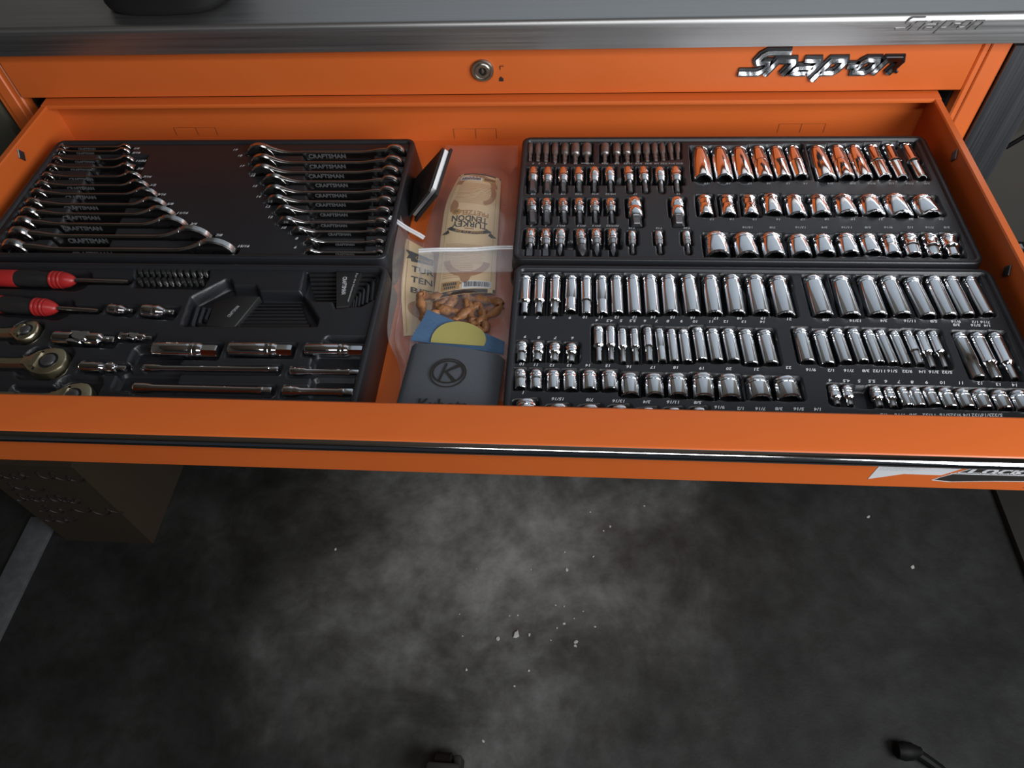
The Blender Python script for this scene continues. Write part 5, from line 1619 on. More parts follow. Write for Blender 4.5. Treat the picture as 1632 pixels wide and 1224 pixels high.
# screwdrivers
for k, m in enumerate(T['sd_marks']):
    P = [Vector((q[0], q[1], 0)) for q in m]
    d = (P[4] - P[0]).normalized()
    lab = 'rear screwdriver with black grip and red collars in the front left tray' if k == 0 else 'front screwdriver with black grip and red collars beside two chrome adapters'
    base = P[0] - d * 0.035
    o = thing('screwdriver', lab, 'screwdriver', (base.x, base.y, Z_IN + 0.0005), math.atan2(d.y, d.x), 'red and black screwdrivers')
    t = [(q - base).dot(d) for q in P]
    R = 0.0108
    obj('grip', turned(MB(), [(t[0], R * .8, 'c'), (t[1], R * .92, 'c'), (t[1] + 0.006, R, 'h'), (t[2] - 0.02, R * 1.02, 'h'), (t[2] - .006, R * .86, 'c'), (t[2] + .002, R * .80, 'c')], 24), M_HOLDER, o, angle=40)
    obj('end_cap', turned(MB(), [(t[0] - .012, R * .5, 'c'), (t[0] - .010, R * .85, 'c'), (t[0] - .005, R * .95, 'c'), (t[1] - .002, R * .97, 'c'), (t[1], R * .9, 'c')], 24), M_RED, o, angle=40)
    cone = [(t[2], R * .86, 'c'), (t[2] + .0015, R * .98, 'c')]
    for g in range(3):
        x = t[2] + .003 + g * .005
        cone += [(x, R * (1.0 - .02 * g), 'c'), (x + .0016, R * (.93 - .03 * g), 'c'), (x + .0034, R * (.98 - .04 * g), 'c')]
    cone += [(t[3] - .006, R * .72, 'c'), (t[3] - .001, R * .45, 'c'), (t[3], R * .3, 'c')]
    obj('collar', turned(MB(), cone, 24), M_RED, o, angle=30)
    obj('shaft', turned(MB(), [(t[3] - .003, .0026, 'c'), (t[4] - .006, .0026, 'c'), (t[4], .0016, 's')], 14), M_SATIN, o, angle=30)

# adapters
for k, a in enumerate(T['adapter']):
    ax_, ay_, bx_, by_, r = a
    L = math.hypot(bx_ - ax_, by_ - ay_)
    o = obj('socket_adapter', turned(MB(), [(.005, .4 * r, 's'), (0, .4 * r, 's'), (0, .85 * r, 'c'), (.001, .97 * r, 'c'), (.003, r, 'c'), (L * .30, r, 'c'), (L * .32, .95 * r, 'c'), (L * .36, .95 * r, 'c'), (L * .38, r, 'c'), (L * .50, r, 'c'), (L * .52, r * .97, 'c'), (L * .68, r * .55, 'c'), (L * .7, r * .3, 'c')]), M_CHROME, angle=28)
    place_axis(o, ax_, ay_, bx_, by_, Z_IN)
    tag(o, ('small' if k == 0 else 'larger') + ' chrome drive adapter in front of the rack of dark bits', 'adapter', 'chrome drive adapters')
    q = r * .34
    obj('square_drive', MB().cbox(L * .66, L, -q, q, -q, q, .0008), M_CHROME, o)
    obj('detent_ball', turned(MB(), [(-.0012, .0003, 'c'), (-.0008, .0009, 'c'), (0, .0012, 'c'), (.0008, .0009, 'c'), (.0012, .0003, 'c')], 10, (L * .86, 0, q)), M_SATIN, o)

# ratchets lie flat, heads to the right
for k, q in enumerate(T['ratchet']):
    h_, n_, e_, t_ = [Vector(w) for w in q[:4]]
    hw = q[4] * 0.86 * 0.5 / 0.80 * 1.0
    hw = (0.0145, 0.0185, 0.0175)[k]
    Lr = t_.x - n_.x
    lab = ['small ratchet handle at the left of the front left tray beside the large universal joint', 'larger ratchet with a round dark drive button, middle of the three ratchets', 'ratchet head partly hidden behind the drawer front lip'][k]
    o = thing('ratchet', lab, 'ratchet', (h_.x, h_.y - (.007 if k == 2 else 0), Z_IN - 0.001), 0.0, 'three ratchets')
    xn, xt = n_.x - h_.x, t_.x - h_.x
    half = [(xn, 0.0050), (xn + .10 * Lr, 0.0056), (xn + .25 * Lr, hw * .66), (xn + .42 * Lr, hw * .90), (xn + .60 * Lr, hw), (xn + .78 * Lr, hw * .93), (xn + .90 * Lr, hw * .68), (xn + .97 * Lr, hw * .36), (xt, 0)]
    poly = half + [(x, -y) for x, y in half[-2::-1]]
    c0 = (xn + .6 * Lr, 0)
    rg = []
    for z, f in ((-.008, .9), (-.006, 1), (.0025, 1), (.0045, .97), (.0052, .91)):
        rg.append([(c0[0] + (x - c0[0]) * f, y * f, z) for x, y in poly])
    obj('ratchet_head', MB().loft(rg), M_OLIVE, o, angle=40)
    xe = e_.x - h_.x
    hd = []
    for x, w, z in ((xn + .14 * Lr, .0066, .0044), (xn - .01, .0060, .0030), (xn - .05, .0062, .0030), (xe * .8 + xn * .2, .0070, .0034), (xe - .03, .0075, .0034), (xe - .045, .0040, .002)):
        hd.append([(x, -w, z - .004), (x, -w * .6, z), (x, w * .6, z), (x, w, z - .004), (x, w * .6, z - .009), (x, -w * .6, z - .009)])
    obj('handle', MB().loft(hd), M_OLIVE, o, angle=40)
    rb = hw * .50
    zc = .0052
    def zdisc(cx, cy, rings, n=28):
        return MB().loft([[(cx + r * math.cos(2 * PI * i / n), cy + r * math.sin(2 * PI * i / n), z) for i in range(n)] for z, r in rings])
    obj('drive_ring', zdisc(0, 0, [(zc - .002, rb * 1.12), (zc + .0004, rb * 1.12), (zc + .0004, rb * .95)]), M_BLACKG, o)
    obj('drive_button', zdisc(0, 0, [(zc - .001, rb * .86), (zc + .0014, rb * .82), (zc + .0024, rb * .62), (zc + .0026, rb * .3)]), M_BIT, o)
    xl = xn + .34 * Lr
    obj('direction_lever', MB().loft([[(xl - .004, -hw * .55, zc - .001), (xl + .004, -hw * .55, zc - .001), (xl + .005, hw * .55, zc - .001), (xl - .003, hw * .55, zc - .001)], [(xl - .0025, -hw * .48, zc + .0022), (xl + .0025, -hw * .48, zc + .0022), (xl + .0035, hw * .48, zc + .0022), (xl - .0015, hw * .48, zc + .0022)]]), M_OLIVE, o, angle=30)
    for sy in (-1, 1):
        obj('screw', zdisc(xl + .003, sy * hw * .62, [(zc - .001, .0016), (zc + .0006, .0016), (zc + .0008, .001)], 12), M_BLACKG, o)

# universal joints and wobble adapter
for k, a in enumerate(T['ujoint']):
    ax_, ay_, bx_, by_, r = a
    L = math.hypot(bx_ - ax_, by_ - ay_)
    lab = ['large chrome universal joint right of the small ratchet', 'small chrome universal joint beside the longest spark plug socket', 'chrome wobble joint with a ball neck right of the larger ratchet'][k]
    o = obj('universal_joint', turned(MB(), [(.006, .4 * r, 's'), (0, .4 * r, 's'), (0, .88 * r, 'c'), (.0012, r, 'c'), (L * .27, r, 'c'), (L * (.30 if k < 2 else .44), r * .96, 'c'), (L * (.31 if k < 2 else .46), r * .55, 'c')]), M_CHROME, angle=28)
    place_axis(o, ax_, ay_, bx_, by_, Z_IN + .0005)
    tag(o, lab, 'universal joint')
    q = r * .42
    if k < 2:
        for s in (-1, 1):      # fork arms of the socket half
            obj('fork_arm', MB().loft([[(x, s * r * .98 - s * w * .0, -h), (x, s * r * .98, h), (x, s * r * .52, h), (x, s * r * .52, -h)] for x, h, w in ((L * .27, r * .75, 0), (L * .36, r * .7, 0), (L * .46, r * .5, 0), (L * .50, r * .22, 0))]), M_CHROME, o, angle=40)
            obj('fork_arm', MB().loft([[(x, -h, s * r * .96), (x, h, s * r * .96), (x, h, s * r * .5), (x, -h, s * r * .5)] for x, h in ((L * .34, r * .22), (L * .38, r * .5), (L * .48, r * .7), (L * .58, r * .75))]), M_CHROME, o, angle=40)
        obj('cross_block', MB().cbox(L * .35, L * .47, -r * .5, r * .5, -r * .5, r * .5, .001), M_DARKBIT, o)
        obj('drive_half', turned(MB(), [(L * .53, r * .5, 'c'), (L * .55, r * .95, 'c'), (L * .58, r, 'c'), (L * .74, r, 'c'), (L * .765, r * .93, 'c'), (L * .80, q * 1.2, 'c'), (L * .81, q * .7, 'c')]), M_CHROME, o, angle=28)
    else:
        obj('drive_half', turned(MB(), [(L * .44, r * .5, 'c'), (L * .50, r * .62, 'c'), (L * .54, r * .85, 'c'), (L * .60, r * .95, 'c'), (L * .70, r * .95, 'c'), (L * .77, r * .7, 'c'), (L * .79, q * .8, 'c')]), M_CHROME, o, angle=28)
    obj('square_drive', MB().cbox(L * .77, L, -q, q, -q, q, .001), M_CHROME, o)
    if k == 0:
        obj('detent_ball', turned(MB(), [(-.0014, .0003, 'c'), (-.001, .001, 'c'), (0, .0014, 'c'), (.001, .001, 'c'), (.0014, .0003, 'c')], 10, (L * .90, 0, q)), M_SATIN, o)

for k, a in enumerate(T['plug']):
    ax_, ay_, bx_, by_, r = a
    L = math.hypot(bx_ - ax_, by_ - ay_)
    o = obj('spark_plug_socket', turned(MB(), [(.012, .75 * r, 'p'), (0, .77 * r, 'p'), (0, .93 * r, 'c'), (.0012, r, 'c'), (L * .56, r, 'c'), (L * .57, .96 * r, 'c'), (L * .60, .96 * r, 'c'), (L * .61, r, 'c'), (L * .63, r, 'c'), (L * .64, .96 * r, 'c'), (L * .66, .96 * r, 'c'), (L * .68, r, 'c'), (L * .71, .99 * r, 'c'), (L * .76, .80 * r, 'c'), (L * .765, .4 * r, 'c')]), M_CHROME, angle=28)
    place_axis(o, ax_, ay_, bx_, by_, Z_IN)
    tag(o, ['leftmost of three spark plug sockets in one row, front left tray', 'middle of three spark plug sockets in one row, front left tray', 'rightmost of three spark plug sockets in one row, beside the clear bags'][k], 'socket', 'spark plug sockets')
    obj('hex_end', turned(MB(), [(L * .755, r * .80, 'h'), (L * .97, r * .80, 'h'), (L, r * .72, 'h')], 24), M_CHROME, o, angle=25)
    kb = link('knurled_band', BAND, o, (L * .62, 0, 0)); kb.scale = (1.2, r, r)

for k, a in enumerate(T['bar']):
    ax_, ay_, bx_, by_, r = a
    L = math.hypot(bx_ - ax_, by_ - ay_)
    hb = min(.012, L * .14)
    rs = r * .72
    o = obj('extension_bar', turned(MB(), [(.006, .42 * r, 's'), (0, .42 * r, 's'), (0, .88 * r, 'c'), (.0012, r, 'c'), (hb, r, 'c'), (hb + .0015, .93 * r, 'c'), (hb + .003, r * .97, 'c'), (hb + .008, rs, 'c'), (L - .016, rs, 'c'), (L - .013, rs * 1.15, 'c'), (L - .010, rs * 1.15, 'c'), (L - .009, rs * .6, 'c')]), M_CHROME, angle=28)
    place_axis(o, ax_, ay_, bx_, by_, Z_IN + .0005)
    tag(o, ['slim long extension bar behind the thick long one in the front left tray', 'short slim extension bar below the rightmost spark plug socket', 'thick long extension bar nearest the front lip in the front left tray', 'short thick extension bar nearest the front lip, beside the clear bags'][k], 'extension bar', 'chrome extension bars')
    q = rs * .78
    obj('square_drive', MB().cbox(L - .011, L, -q, q, -q, q, .0008), M_CHROME, o)

# rack of dark bits
bit_m = turned(MB(), [(0, .0028, 'h'), (.0006, .0033, 'h'), (.013, .0033, 'h'), (.0145, .0022, 'c'), (.020, .0022, 'c'), (.024, .0010, 's')], 18).mesh('driver_bit', M_DARKBIT, True, 28)
tip_m = turned(MB(), [(.0142, .0024, 'c'), (.020, .0024, 'c'), (.024, .0012, 's'), (.0245, .0005, 's')], 14).mesh('bit_tip', M_SATIN, True, 28)
for i, (xa, ya, xb, yb, t) in enumerate(T['bits']):
    rw = 'rear' if i < 12 else 'front'
    o = link('driver_bit', bit_m)
    o.location = (xa, ya, Z_IN - .0025)
    o.rotation_euler = (0, 0, math.atan2(yb - ya, xb - xa))
    Lb = math.hypot(xb - xa, yb - ya)
    o.scale = (Lb / .0245, 1, 1)
    k_ = i if i < 12 else i - 12
    tag(o, '%s slanted dark driver bit from left in %s row of the bit rack' % (ordw[k_], rw), 'driver bit', '%s row of driver bits' % rw)
    if t:
        link('bit_tip', tip_m, o, (.0004, 0, .0002))

# hex keys with their holders
def key_path(pts, z, r):
    a, c, e = [Vector((q[0], q[1], z)) for q in pts]
    d1 = (c - a).normalized(); d2 = (e - c).normalized()
    rb = r * 2.4
    path = [a, c - d1 * rb]
    for t in (.25, .5, .75):
        path.append((c - d1 * rb) * (1 - t) ** 2 + c * 2 * t * (1 - t) + (c + d2 * rb) * t * t)
    return path + [c + d2 * rb, e]


def hexkeys(keys, z, r0, r1, where, grp):
    n = len(keys)
    for i, kq in enumerate(keys):
        r = r0 + (r1 - r0) * i / (n - 1)
        P = key_path(kq, 0.0, r)
        o_ = Vector((kq[1][0], kq[1][1], 0))
        ob = obj('hex_key', MB().tube([p_ - o_ for p_ in P], r, 6), M_KEY, loc=(o_.x, o_.y, z - .3 * (r0 - r)), angle=25)
        size = 'largest' if i == 0 else 'smallest' if i == n - 1 else '%s largest' % ordw[i]
        tag(ob, '%s black hex key %s' % (size, where), 'hex key', grp)


hexkeys(T['keys1'], Z_IN - .0085, .0034, .0012, 'in the wide set beside the small adapters', 'hex keys of the wide set')
hexkeys(T['keys2'], Z_IN - .0060, .0030, .0011, 'in the compact set at the tray corner', 'hex keys of the compact set')
def holder(poly, z0, z1, label):
    cx, cy = sum(q[0] for q in poly) / len(poly), sum(q[1] for q in poly) / len(poly)
    q = [(x - cx, y - cy) for x, y in poly]
    rg = [[(x * f, y * f, z - z0) for x, y in q] for z, f in ((z0, .97), (z0 + .001, 1), (z1 - .0015, 1), (z1 - .0004, .98), (z1, .95))]
    o = obj('key_holder', MB().loft(rg), M_HOLDER, loc=(cx, cy, z0), angle=40)
    return tag(o, label, 'key holder'), cx, cy, z1 - z0
ho, hx, hy, hz = holder(T['holder1'], Z_IN - .0125, Z_IN - .0015, 'black plastic clip holding the wide set of hex keys')
def lettering(txt, p0, p1, size, z, parent, org, mat, flip=False):
    v, f = text_mesh(txt, 0, .015)
    w_, h_ = dims(v)
    a, b = Vector(p0), Vector(p1)
    d = (b - a); ln = d.length; d.normalize(); nrm = Vector((-d.y, d.x)); c = (a + b) / 2
    sx = ln / w_; sy = size / h_
    mb = MB().add([(c.x + d.x * x * sx + nrm.x * y * sy - org[0], c.y + d.y * x * sx + nrm.y * y * sy - org[1], z) for x, y in v], f)
    return obj('printed_lettering', mb, mat, parent, smooth=False, fix=False)
lettering('CRAFTSMAN', T['text1'][0], T['text1'][1], .0042, hz + .0003, ho, (hx, hy), M_INKDIM)
ho, hx, hy, hz = holder(T['holder2'], Z_IN - .0095, Z_IN + .0005, 'black printed clip holding the compact set of hex keys')
lettering('CRAFTSMAN', T['text2'][0], T['text2'][1], .0050, hz + .0003, ho, (hx, hy), M_INK)
lettering('For the Homeowner', T['text3'][0], T['text3'][1], .0026, hz + .0003, ho, (hx, hy), M_INKDIM)

# ------------------------------------------------------------------ loose things in the middle of the drawer
def rows_patch(rows, nu, nv, zf):
    """smooth patch through left/right row ends; returns f(u, v) -> point"""
    Lp = [Vector(q[0]) for q in rows]; Rp = [Vector(q[1]) for q in rows]
    n = len(rows)
    def cr(P, t):
        t = max(0, min(n - 1 - 1e-6, t * (n - 1))); i = int(t); w = t - i
        p0, p1, p2, p3 = P[max(i - 1, 0)], P[i], P[i + 1], P[min(i + 2, n - 1)]
        return 0.5 * ((2 * p1) + (p2 - p0) * w + (2 * p0 - 5 * p1 + 4 * p2 - p3) * w * w + (3 * p1 - p0 - 3 * p2 + p3) * w ** 3)
    def fn(u, v):
        a, b = cr(Lp, v), cr(Rp, v)
        q = a.lerp(b, u)
        q.z = zf(u, v)
        return q
    return fn


def patch_mesh(fn, nu, nv, thick=0.0):
    g = [[tuple(fn(i / nu, j / nv)) for i in range(nu + 1)] for j in range(nv + 1)]
    mb = MB().sheet(g)
    if thick:
        mb.sheet([[(x, y, z - thick) for x, y, z in r] for r in g])
    return mb


def wob(u, v, a, b, c, d):
    return math.sin(a * u + b * v + c) * math.cos(d * v - 3 * u)


def bag_z(base, bulge, amp, seed):
    def zf(u, v):
        e = (4 * u * (1 - u)) ** .55 * (min(1, 6 * v) * max(0.0, min(1, 4 * (.80 - v)))) ** .5
        return base + bulge * e + amp * (wob(u, v, 9, 7, seed, 11) + .6 * wob(u, v, 17, -13, seed * 2, 23)) * (.25 + .75 * e)
    return zf


def bag(name, label, rows, base, bulge, amp, seed, lean=0.0):
    fz0 = bag_z(base, bulge, amp, seed)
    up_ = lambda u, v: lean * max(0.0, 1 - u / .38) ** 2 * max(0.0, 1 - 1.25 * v) ** .6      # the edge that leans up against a tray
    fz = lambda u, v: fz0(u, v) + up_(u, v)
    top = rows_patch(rows, 0, 0, fz)
    bot = rows_patch(rows, 0, 0, lambda u, v: base - .0004 - .0016 * (4 * u * (1 - u)) + up_(u, v))
    mb = patch_mesh(top, 26, 46)
    mb2 = patch_mesh(bot, 8, 16)
    mb.add(mb2.v, mb2.f)
    o = obj(name, mb, M_FILM, angle=80, fix=False)
    return tag(o, label, 'bag', 'clear zip bags of pet treats'), top


def decal_fn(fn, off):
    e = 1e-3
    def g(u, v):
        p_ = fn(u, v); a = fn(min(1, u + e), v) - fn(max(0, u - e), v); b = fn(u, min(1, v + e)) - fn(u, max(0, v - e))
        nn = a.cross(b)
        nn.normalize()
        if nn.z < 0:
            nn = -nn
        return p_ + nn * off
    return g


def decal(name, g, shapes, mat, parent):
    """shapes: (verts2d, faces) in label coordinates u, v"""
    mb = MB()
    for v, f in shapes:
        mb.add([tuple(g(min(1, max(0, a)), min(1, max(0, b)))) for a, b in v], f)
    return obj(name, mb, mat, parent, smooth=False, fix=False)


def rect(u0, u1, v0, v1, n=6):
    V, F = [], []
    for i in range(n + 1):
        V += [(u0 + (u1 - u0) * i / n, v0), (u0 + (u1 - u0) * i / n, v1)]
    for i in range(n):
        F.append((2 * i, 2 * i + 2, 2 * i + 3, 2 * i + 1))
    return V, F


def rectv(u0, u1, v0, v1, n=12):
    V, F = [], []
    for i in range(n + 1):
        v = v0 + (v1 - v0) * i / n
        V += [(u0, v), (u1, v)]
    for i in range(n):
        F.append((2 * i, 2 * i + 1, 2 * i + 3, 2 * i + 2))
    return V, F


def arch(uc, vc, ru, rv, w, a0, a1, n=16):
    V, F = [], []
    for i in range(n + 1):
        a = a0 + (a1 - a0) * i / n
        for k in (1, w):
            V.append((uc + ru * k * math.cos(a), vc + rv * k * math.sin(a)))
    for i in range(n):
        F.append((2 * i, 2 * i + 2, 2 * i + 3, 2 * i + 1))
    return V, F


def ell(uc, vc, ru, rv, n=20):
    return [(uc + ru * math.cos(2 * PI * i / n), vc + rv * math.sin(2 * PI * i / n)) for i in range(n)], [tuple(range(n))]


def txt(t, uc, vc, w, h, flip, shear=0.0, bold=0.02, bend=0.0):
    v, f = text_mesh(t, shear, bold)
    tw_, th_ = dims(v)
    s = -1 if flip else 1
    out = []
    for a, b in v:
        x = a / tw_ * w
        out.append((uc + s * x, vc + s * (-b / th_ * h) + bend * (4 * x * x / (w * w))))
    return out, f


# pale haze zip bag in front, with the turned-over card
bag1, top1 = bag('treat_bag', 'clear zip bag of pretzel shaped treats with an upside down brown card', MIDDLE['bag1e'], .9366, .0170, .0005, 1.3)
lr = MIDDLE['label1']
lab1_z = lambda u, v: .9425 + .0060 * math.sin(PI * min(1, max(0, u))) ** .7 + .0012 * math.sin(5.2 * v + 1.2)
lf = rows_patch(lr, 0, 0, lab1_z)
card = obj('header_card', patch_mesh(lf, 14, 36, .0004), M_CREAM, bag1, angle=80, fix=False)
card['label'] = 'cream printed card, upside down'
g = decal_fn(lf, .0003)
decal('card_edge', g, [rect(0, 1, 0, .022), rect(0, 1, .955, 1)], M_BROWNP, card)
decal('card_print', g, [rectv(.075, .080, .03, .955), rectv(.925, .930, .03, .955), arch(.5, .125, .44, .10, .72, PI * 1.02, PI * 2.0), arch(.62, .17, .30, .11, .70, -.6, 1.2), arch(.5, .76, .40, .11, .72, .05, PI * .95), arch(.50, .84, .10, .07, .2, 0, PI), arch(.10, .30, .16, .055, .1, -1.3, 1.4)], M_TAN, card)
lines = []
for k in range(16):
    v_ = .11 + .0105 * k
    lines.append(rect(.14 + .01 * (k % 3), .88 - .03 * (k % 4), v_, v_ + .0026, 8))
for k in range(22):
    v_ = .635 + .0112 * k
    lines.append(rect(.12, .80 - .03 * (k % 3) if k < 14 else .62, v_, v_ + .0024, 8))
decal('fine_print', g, lines, M_TAN, card)
decal('card_lettering', g, [txt('TURKEY', .50, .455, .64, .050, True, bend=.006), txt('TENDON', .49, .405, .64, .052, True, bend=.006)], M_INKBLACK, card)
decal('card_flavour', g, [txt('PRETZEL', .57, .352, .50, .040, True, bend=.008), rect(.42, .58, .488, .497)], M_TAN, card)
decal('card_banner', g, [arch(.5, .42, .52, .118, .80, PI * .22, PI * .78), ([(.02, .545), (.13, .505), (.16, .535), (.10, .548)], [(0, 1, 2, 3)]), ([(.98, .535), (.87, .500), (.84, .530), (.90, .545)], [(0, 1, 2, 3)])], M_INKBLACK, card)
g2 = decal_fn(lf, .0006)
decal('banner_lettering', g2, [txt('Good To Eat', .5, .528, .50, .026, True, .25, bend=-.016)], M_GOLD, card)
decal('card_badge', g, [rect(.12, .42, .895, .948), rect(.62, .90, .045, .085), ell(.24, .352, .085, .027)], M_GOLD, card)
decal('badge_lettering', g2, [rect(.15 + .033 * q, .172 + .033 * q, .903, .920, 1) for q in range(7)] + [rect(.17 + .033 * q, .192 + .033 * q, .926, .940, 1) for q in range(6)] + [rect(.65 + .032 * q, .672 + .032 * q, .056, .074, 1) for q in range(7)] + [txt('x3', .24, .352, .07, .022, True)], M_INKBLACK, card)
decal('barcode_panel', g, [rect(.46, .94, .895, .948), rect(.10, .58, .045, .085)], M_WHITEP, card)
bars = []
u_ = .50
while u_ < .91:
    w_ = random.choice((.006, .010, .016)); bars.append(rect(u_, u_ + w_, .902, .938, 1)); u_ += w_ + random.choice((.006, .010))
u_ = .14
while u_ < .55:
    w_ = random.choice((.006, .010, .016)); bars.append(rect(u_, u_ + w_, .058, .080, 1)); u_ += w_ + random.choice((.006, .010))
decal('barcode', g2, bars, M_INKBLACK, card)

def strip_along(p0, p1, offs, z, mat, name, parent, r=.0012):
    a, b = Vector(p0), Vector(p1)
    d = (b - a).normalized(); nr = Vector((-d.y, d.x, 0))
    mb = MB()
    for o_ in offs:
        mb.tube([a.lerp(b, t) + nr * o_ + Vector((0, 0, z - b.z + .0006 * math.sin(9 * t))) for t in np.linspace(0, 1, 14)], r, 8)
    return obj(name, mb, mat, parent)
strip_along(MIDDLE['zip1'][0], MIDDLE['zip1'][1], (-.0018, .0018), .9585, M_ZIP, 'zip_strip', bag1, .0013)
fl = rows_patch([MIDDLE['zip1'], MIDDLE['haze1']], 0, 0, lambda u, v: .9572 - .002 * v + .0006 * wob(u, v, 8, 5, 2, 6))
obj('bag_flap', patch_mesh(fl, 20, 10), M_FLAP, bag1, angle=80, fix=False)

# pretzel shaped treats inside the bag (visible below and beside the card)
for k, (p_, r_, rot) in enumerate(zip(MIDDLE['pretz'], (.020, .021, .021, .020), (.3, 1.4, 2.4, 3.4))):
    mb = MB()
    pts, rr = [], []
    for i in range(40):
        t = 2 * PI * i / 40
        x = r_ * (math.cos(t) + .25 * math.cos(2 * t)); y = r_ * (.85 * math.sin(t) - .45 * math.sin(2 * t) * .6)
        z = .0018 * math.sin(3 * t) * .7
        ca, sa = math.cos(rot), math.sin(rot)
        pts.append((x * ca - y * sa, x * sa + y * ca, z)); rr.append(.0047 * (1 + .25 * math.sin(7 * t + k) + .18 * math.sin(17 * t + 2 * k)))
    pts.append(pts[0]); rr.append(rr[0])
    mb.tube(pts, rr, 9)
    jr = random.Random(k)
    mb.v = [(x + jr.uniform(-.0012, .0012), y + jr.uniform(-.0012, .0012), z + jr.uniform(-.0008, .0008)) for x, y, z in mb.v]
    o = obj('pretzel_treat', mb, M_TREAT, loc=(p_[0], p_[1], .9415 + .0006 * k), angle=80)
    tag(o, ['leftmost brown pretzel treat below the card in the clear bag', 'brown pretzel treat second from left below the card in the bag', 'rightmost brown pretzel treat below the card in the clear bag', 'brown pretzel treat touching the blue cloth inside the clear bag'][k], 'treat', 'pretzel treats inside the clear bag')
for k, (x, y) in enumerate([(300, 175), (545, 330), (420, 150)]):
    pass

# second bag, half under the first
bag2, top2 = bag('treat_bag', 'half covered clear zip bag at left with an upright cream card', [[[max(a[0], -.0722), a[1], a[2]], b] for a, b in MIDDLE['bag2']], .9322, .0042, .0004, 4.1, .036)
lf2 = rows_patch(MIDDLE['label2'], 0, 0, lambda u, v: .9338 + .0006 * math.sin(6 * v))
card = obj('header_card', patch_mesh(lf2, 8, 24, .0004), M_CREAM, bag2, angle=80, fix=False)
g = decal_fn(lf2, .0003); g2 = decal_fn(lf2, .0006)
decal('card_print', g, [rectv(.12, .135, .03, .95), arch(.75, .70, .55, .10, .1, PI * .55, PI * 1.45)], M_TAN, card)
decal('card_banner', g, [([(.03, .155), (.99, .155), (.99, .235), (.25, .262), (.22, .232), (.08, .245), (.16, .20)], [(0, 1, 2, 3, 4, 5, 6)])], M_INKBLACK, card)
decal('banner_lettering', g2, [txt('Good', .66, .205, .55, .045, False, .25)], M_GOLD, card)
decal('card_lettering', g, [txt('TURK', .76, .325, .96, .052, False), txt('TEND', .76, .415, .96, .052, False), txt('BITE', .74, .510, .90, .052, False)], M_INKBLACK, card)
strip_along(MIDDLE['zip2'][0], MIDDLE['zip2'][1], (-.0020, .0020), .9520, M_ZIP, 'zip_strip', bag2, .0014)

# black wallet leaning against the wrench tray
wl = thing('wallet', 'black folding wallet with white papers leaning on the wrench tray side', 'wallet', tuple((Vector(MIDDLE['wallet_base'][0]) + Vector(MIDDLE['wallet_base'][1])) / 2))
o0 = wl.location
t0, t1 = [Vector(q) for q in MIDDLE['wallet_top']]; b0, b1 = [Vector(q) for q in MIDDLE['wallet_base']]
up = ((t0 + t1) / 2 - (b0 + b1) / 2)
al = (t1 - t0).normalized(); nn = al.cross(up).normalized()
if nn.x > 0:
    nn = -nn
def slab(off0, off1, s0, s1, h0, h1):
    """off along nn (towards the tray), s along the edge, h along the height"""
    vs_ = []
    for of in (off0, off1):
        for (s, h) in ((s0, h0), (s1, h0), (s1, h1), (s0, h1)):
            bot_ = b0.lerp(b1, s); top_ = t0.lerp(t1, s)
            vs_.append(tuple(bot_.lerp(top_, h) + nn * of - o0))
    return MB().add(vs_, [(0, 1, 2, 3), (7, 6, 5, 4), (0, 4, 5, 1), (1, 5, 6, 2), (2, 6, 7, 3), (3, 7, 4, 0)])
obj('outer_cover', slab(0, .0035, -.04, 1.04, 0, 1), M_HOLDER, wl, smooth=False)
obj('papers', slab(.0036, .0095, .02, .93, .03, .965), M_WHITEP, wl, smooth=False)
obj('inner_cover', slab(.0096, .0125, -.02, 1.02, 0, .93), M_HOLDER, wl, smooth=False)

# blue cloth with a yellow print, tucked into the foam sleeve
cl = MIDDLE['cloth']
cf = rows_patch([[cl[0], cl[1]], [cl[3], cl[2]]], 0, 0, lambda u, v: .9530 + .0008 * wob(u, v, 6, 5, 1, 5))
mb = MB()
nu, nv = 30, 26
gd = []
for j in range(nv + 1):
    r_ = []
    for i in range(nu + 1):
        u, v = i / nu, j / nv
        if i == 0:
            u -= .012 * (j % 2)
        if j == 0:
            v -= .008 * (i % 2)
        q = cf(max(-.02, u), max(0, v)); r_.append(tuple(q))
    gd.append(r_)
mb.sheet(gd); mb.sheet([[(x, y, z - .0008) for x, y, z in r_] for r_ in gd])
clo = obj('cleaning_cloth', mb, M_BLUE, angle=80, fix=False)
tag(clo, 'blue cloth with pinked edges and yellow print sticking out of the grey sleeve', 'cloth')
ye = MIDDLE['yellow']
yc, yt = Vector(ye[0]), Vector(ye[1])
n = 24
mb = MB()
vv = []
for i in range(n + 1):
    a = -.30 + (PI + .45) * i / n
    vv.append((yc.x + .0305 * math.cos(a) * (1 + .12 * math.cos(a)), yc.y - .008 + (yt.y - yc.y + .008) * math.sin(a), .9546))
mb.add(vv, [tuple(range(n + 1))])
pt = obj('yellow_print', mb, M_YELLOW, clo, smooth=False, fix=False)
pt['label'] = 'round yellow print'

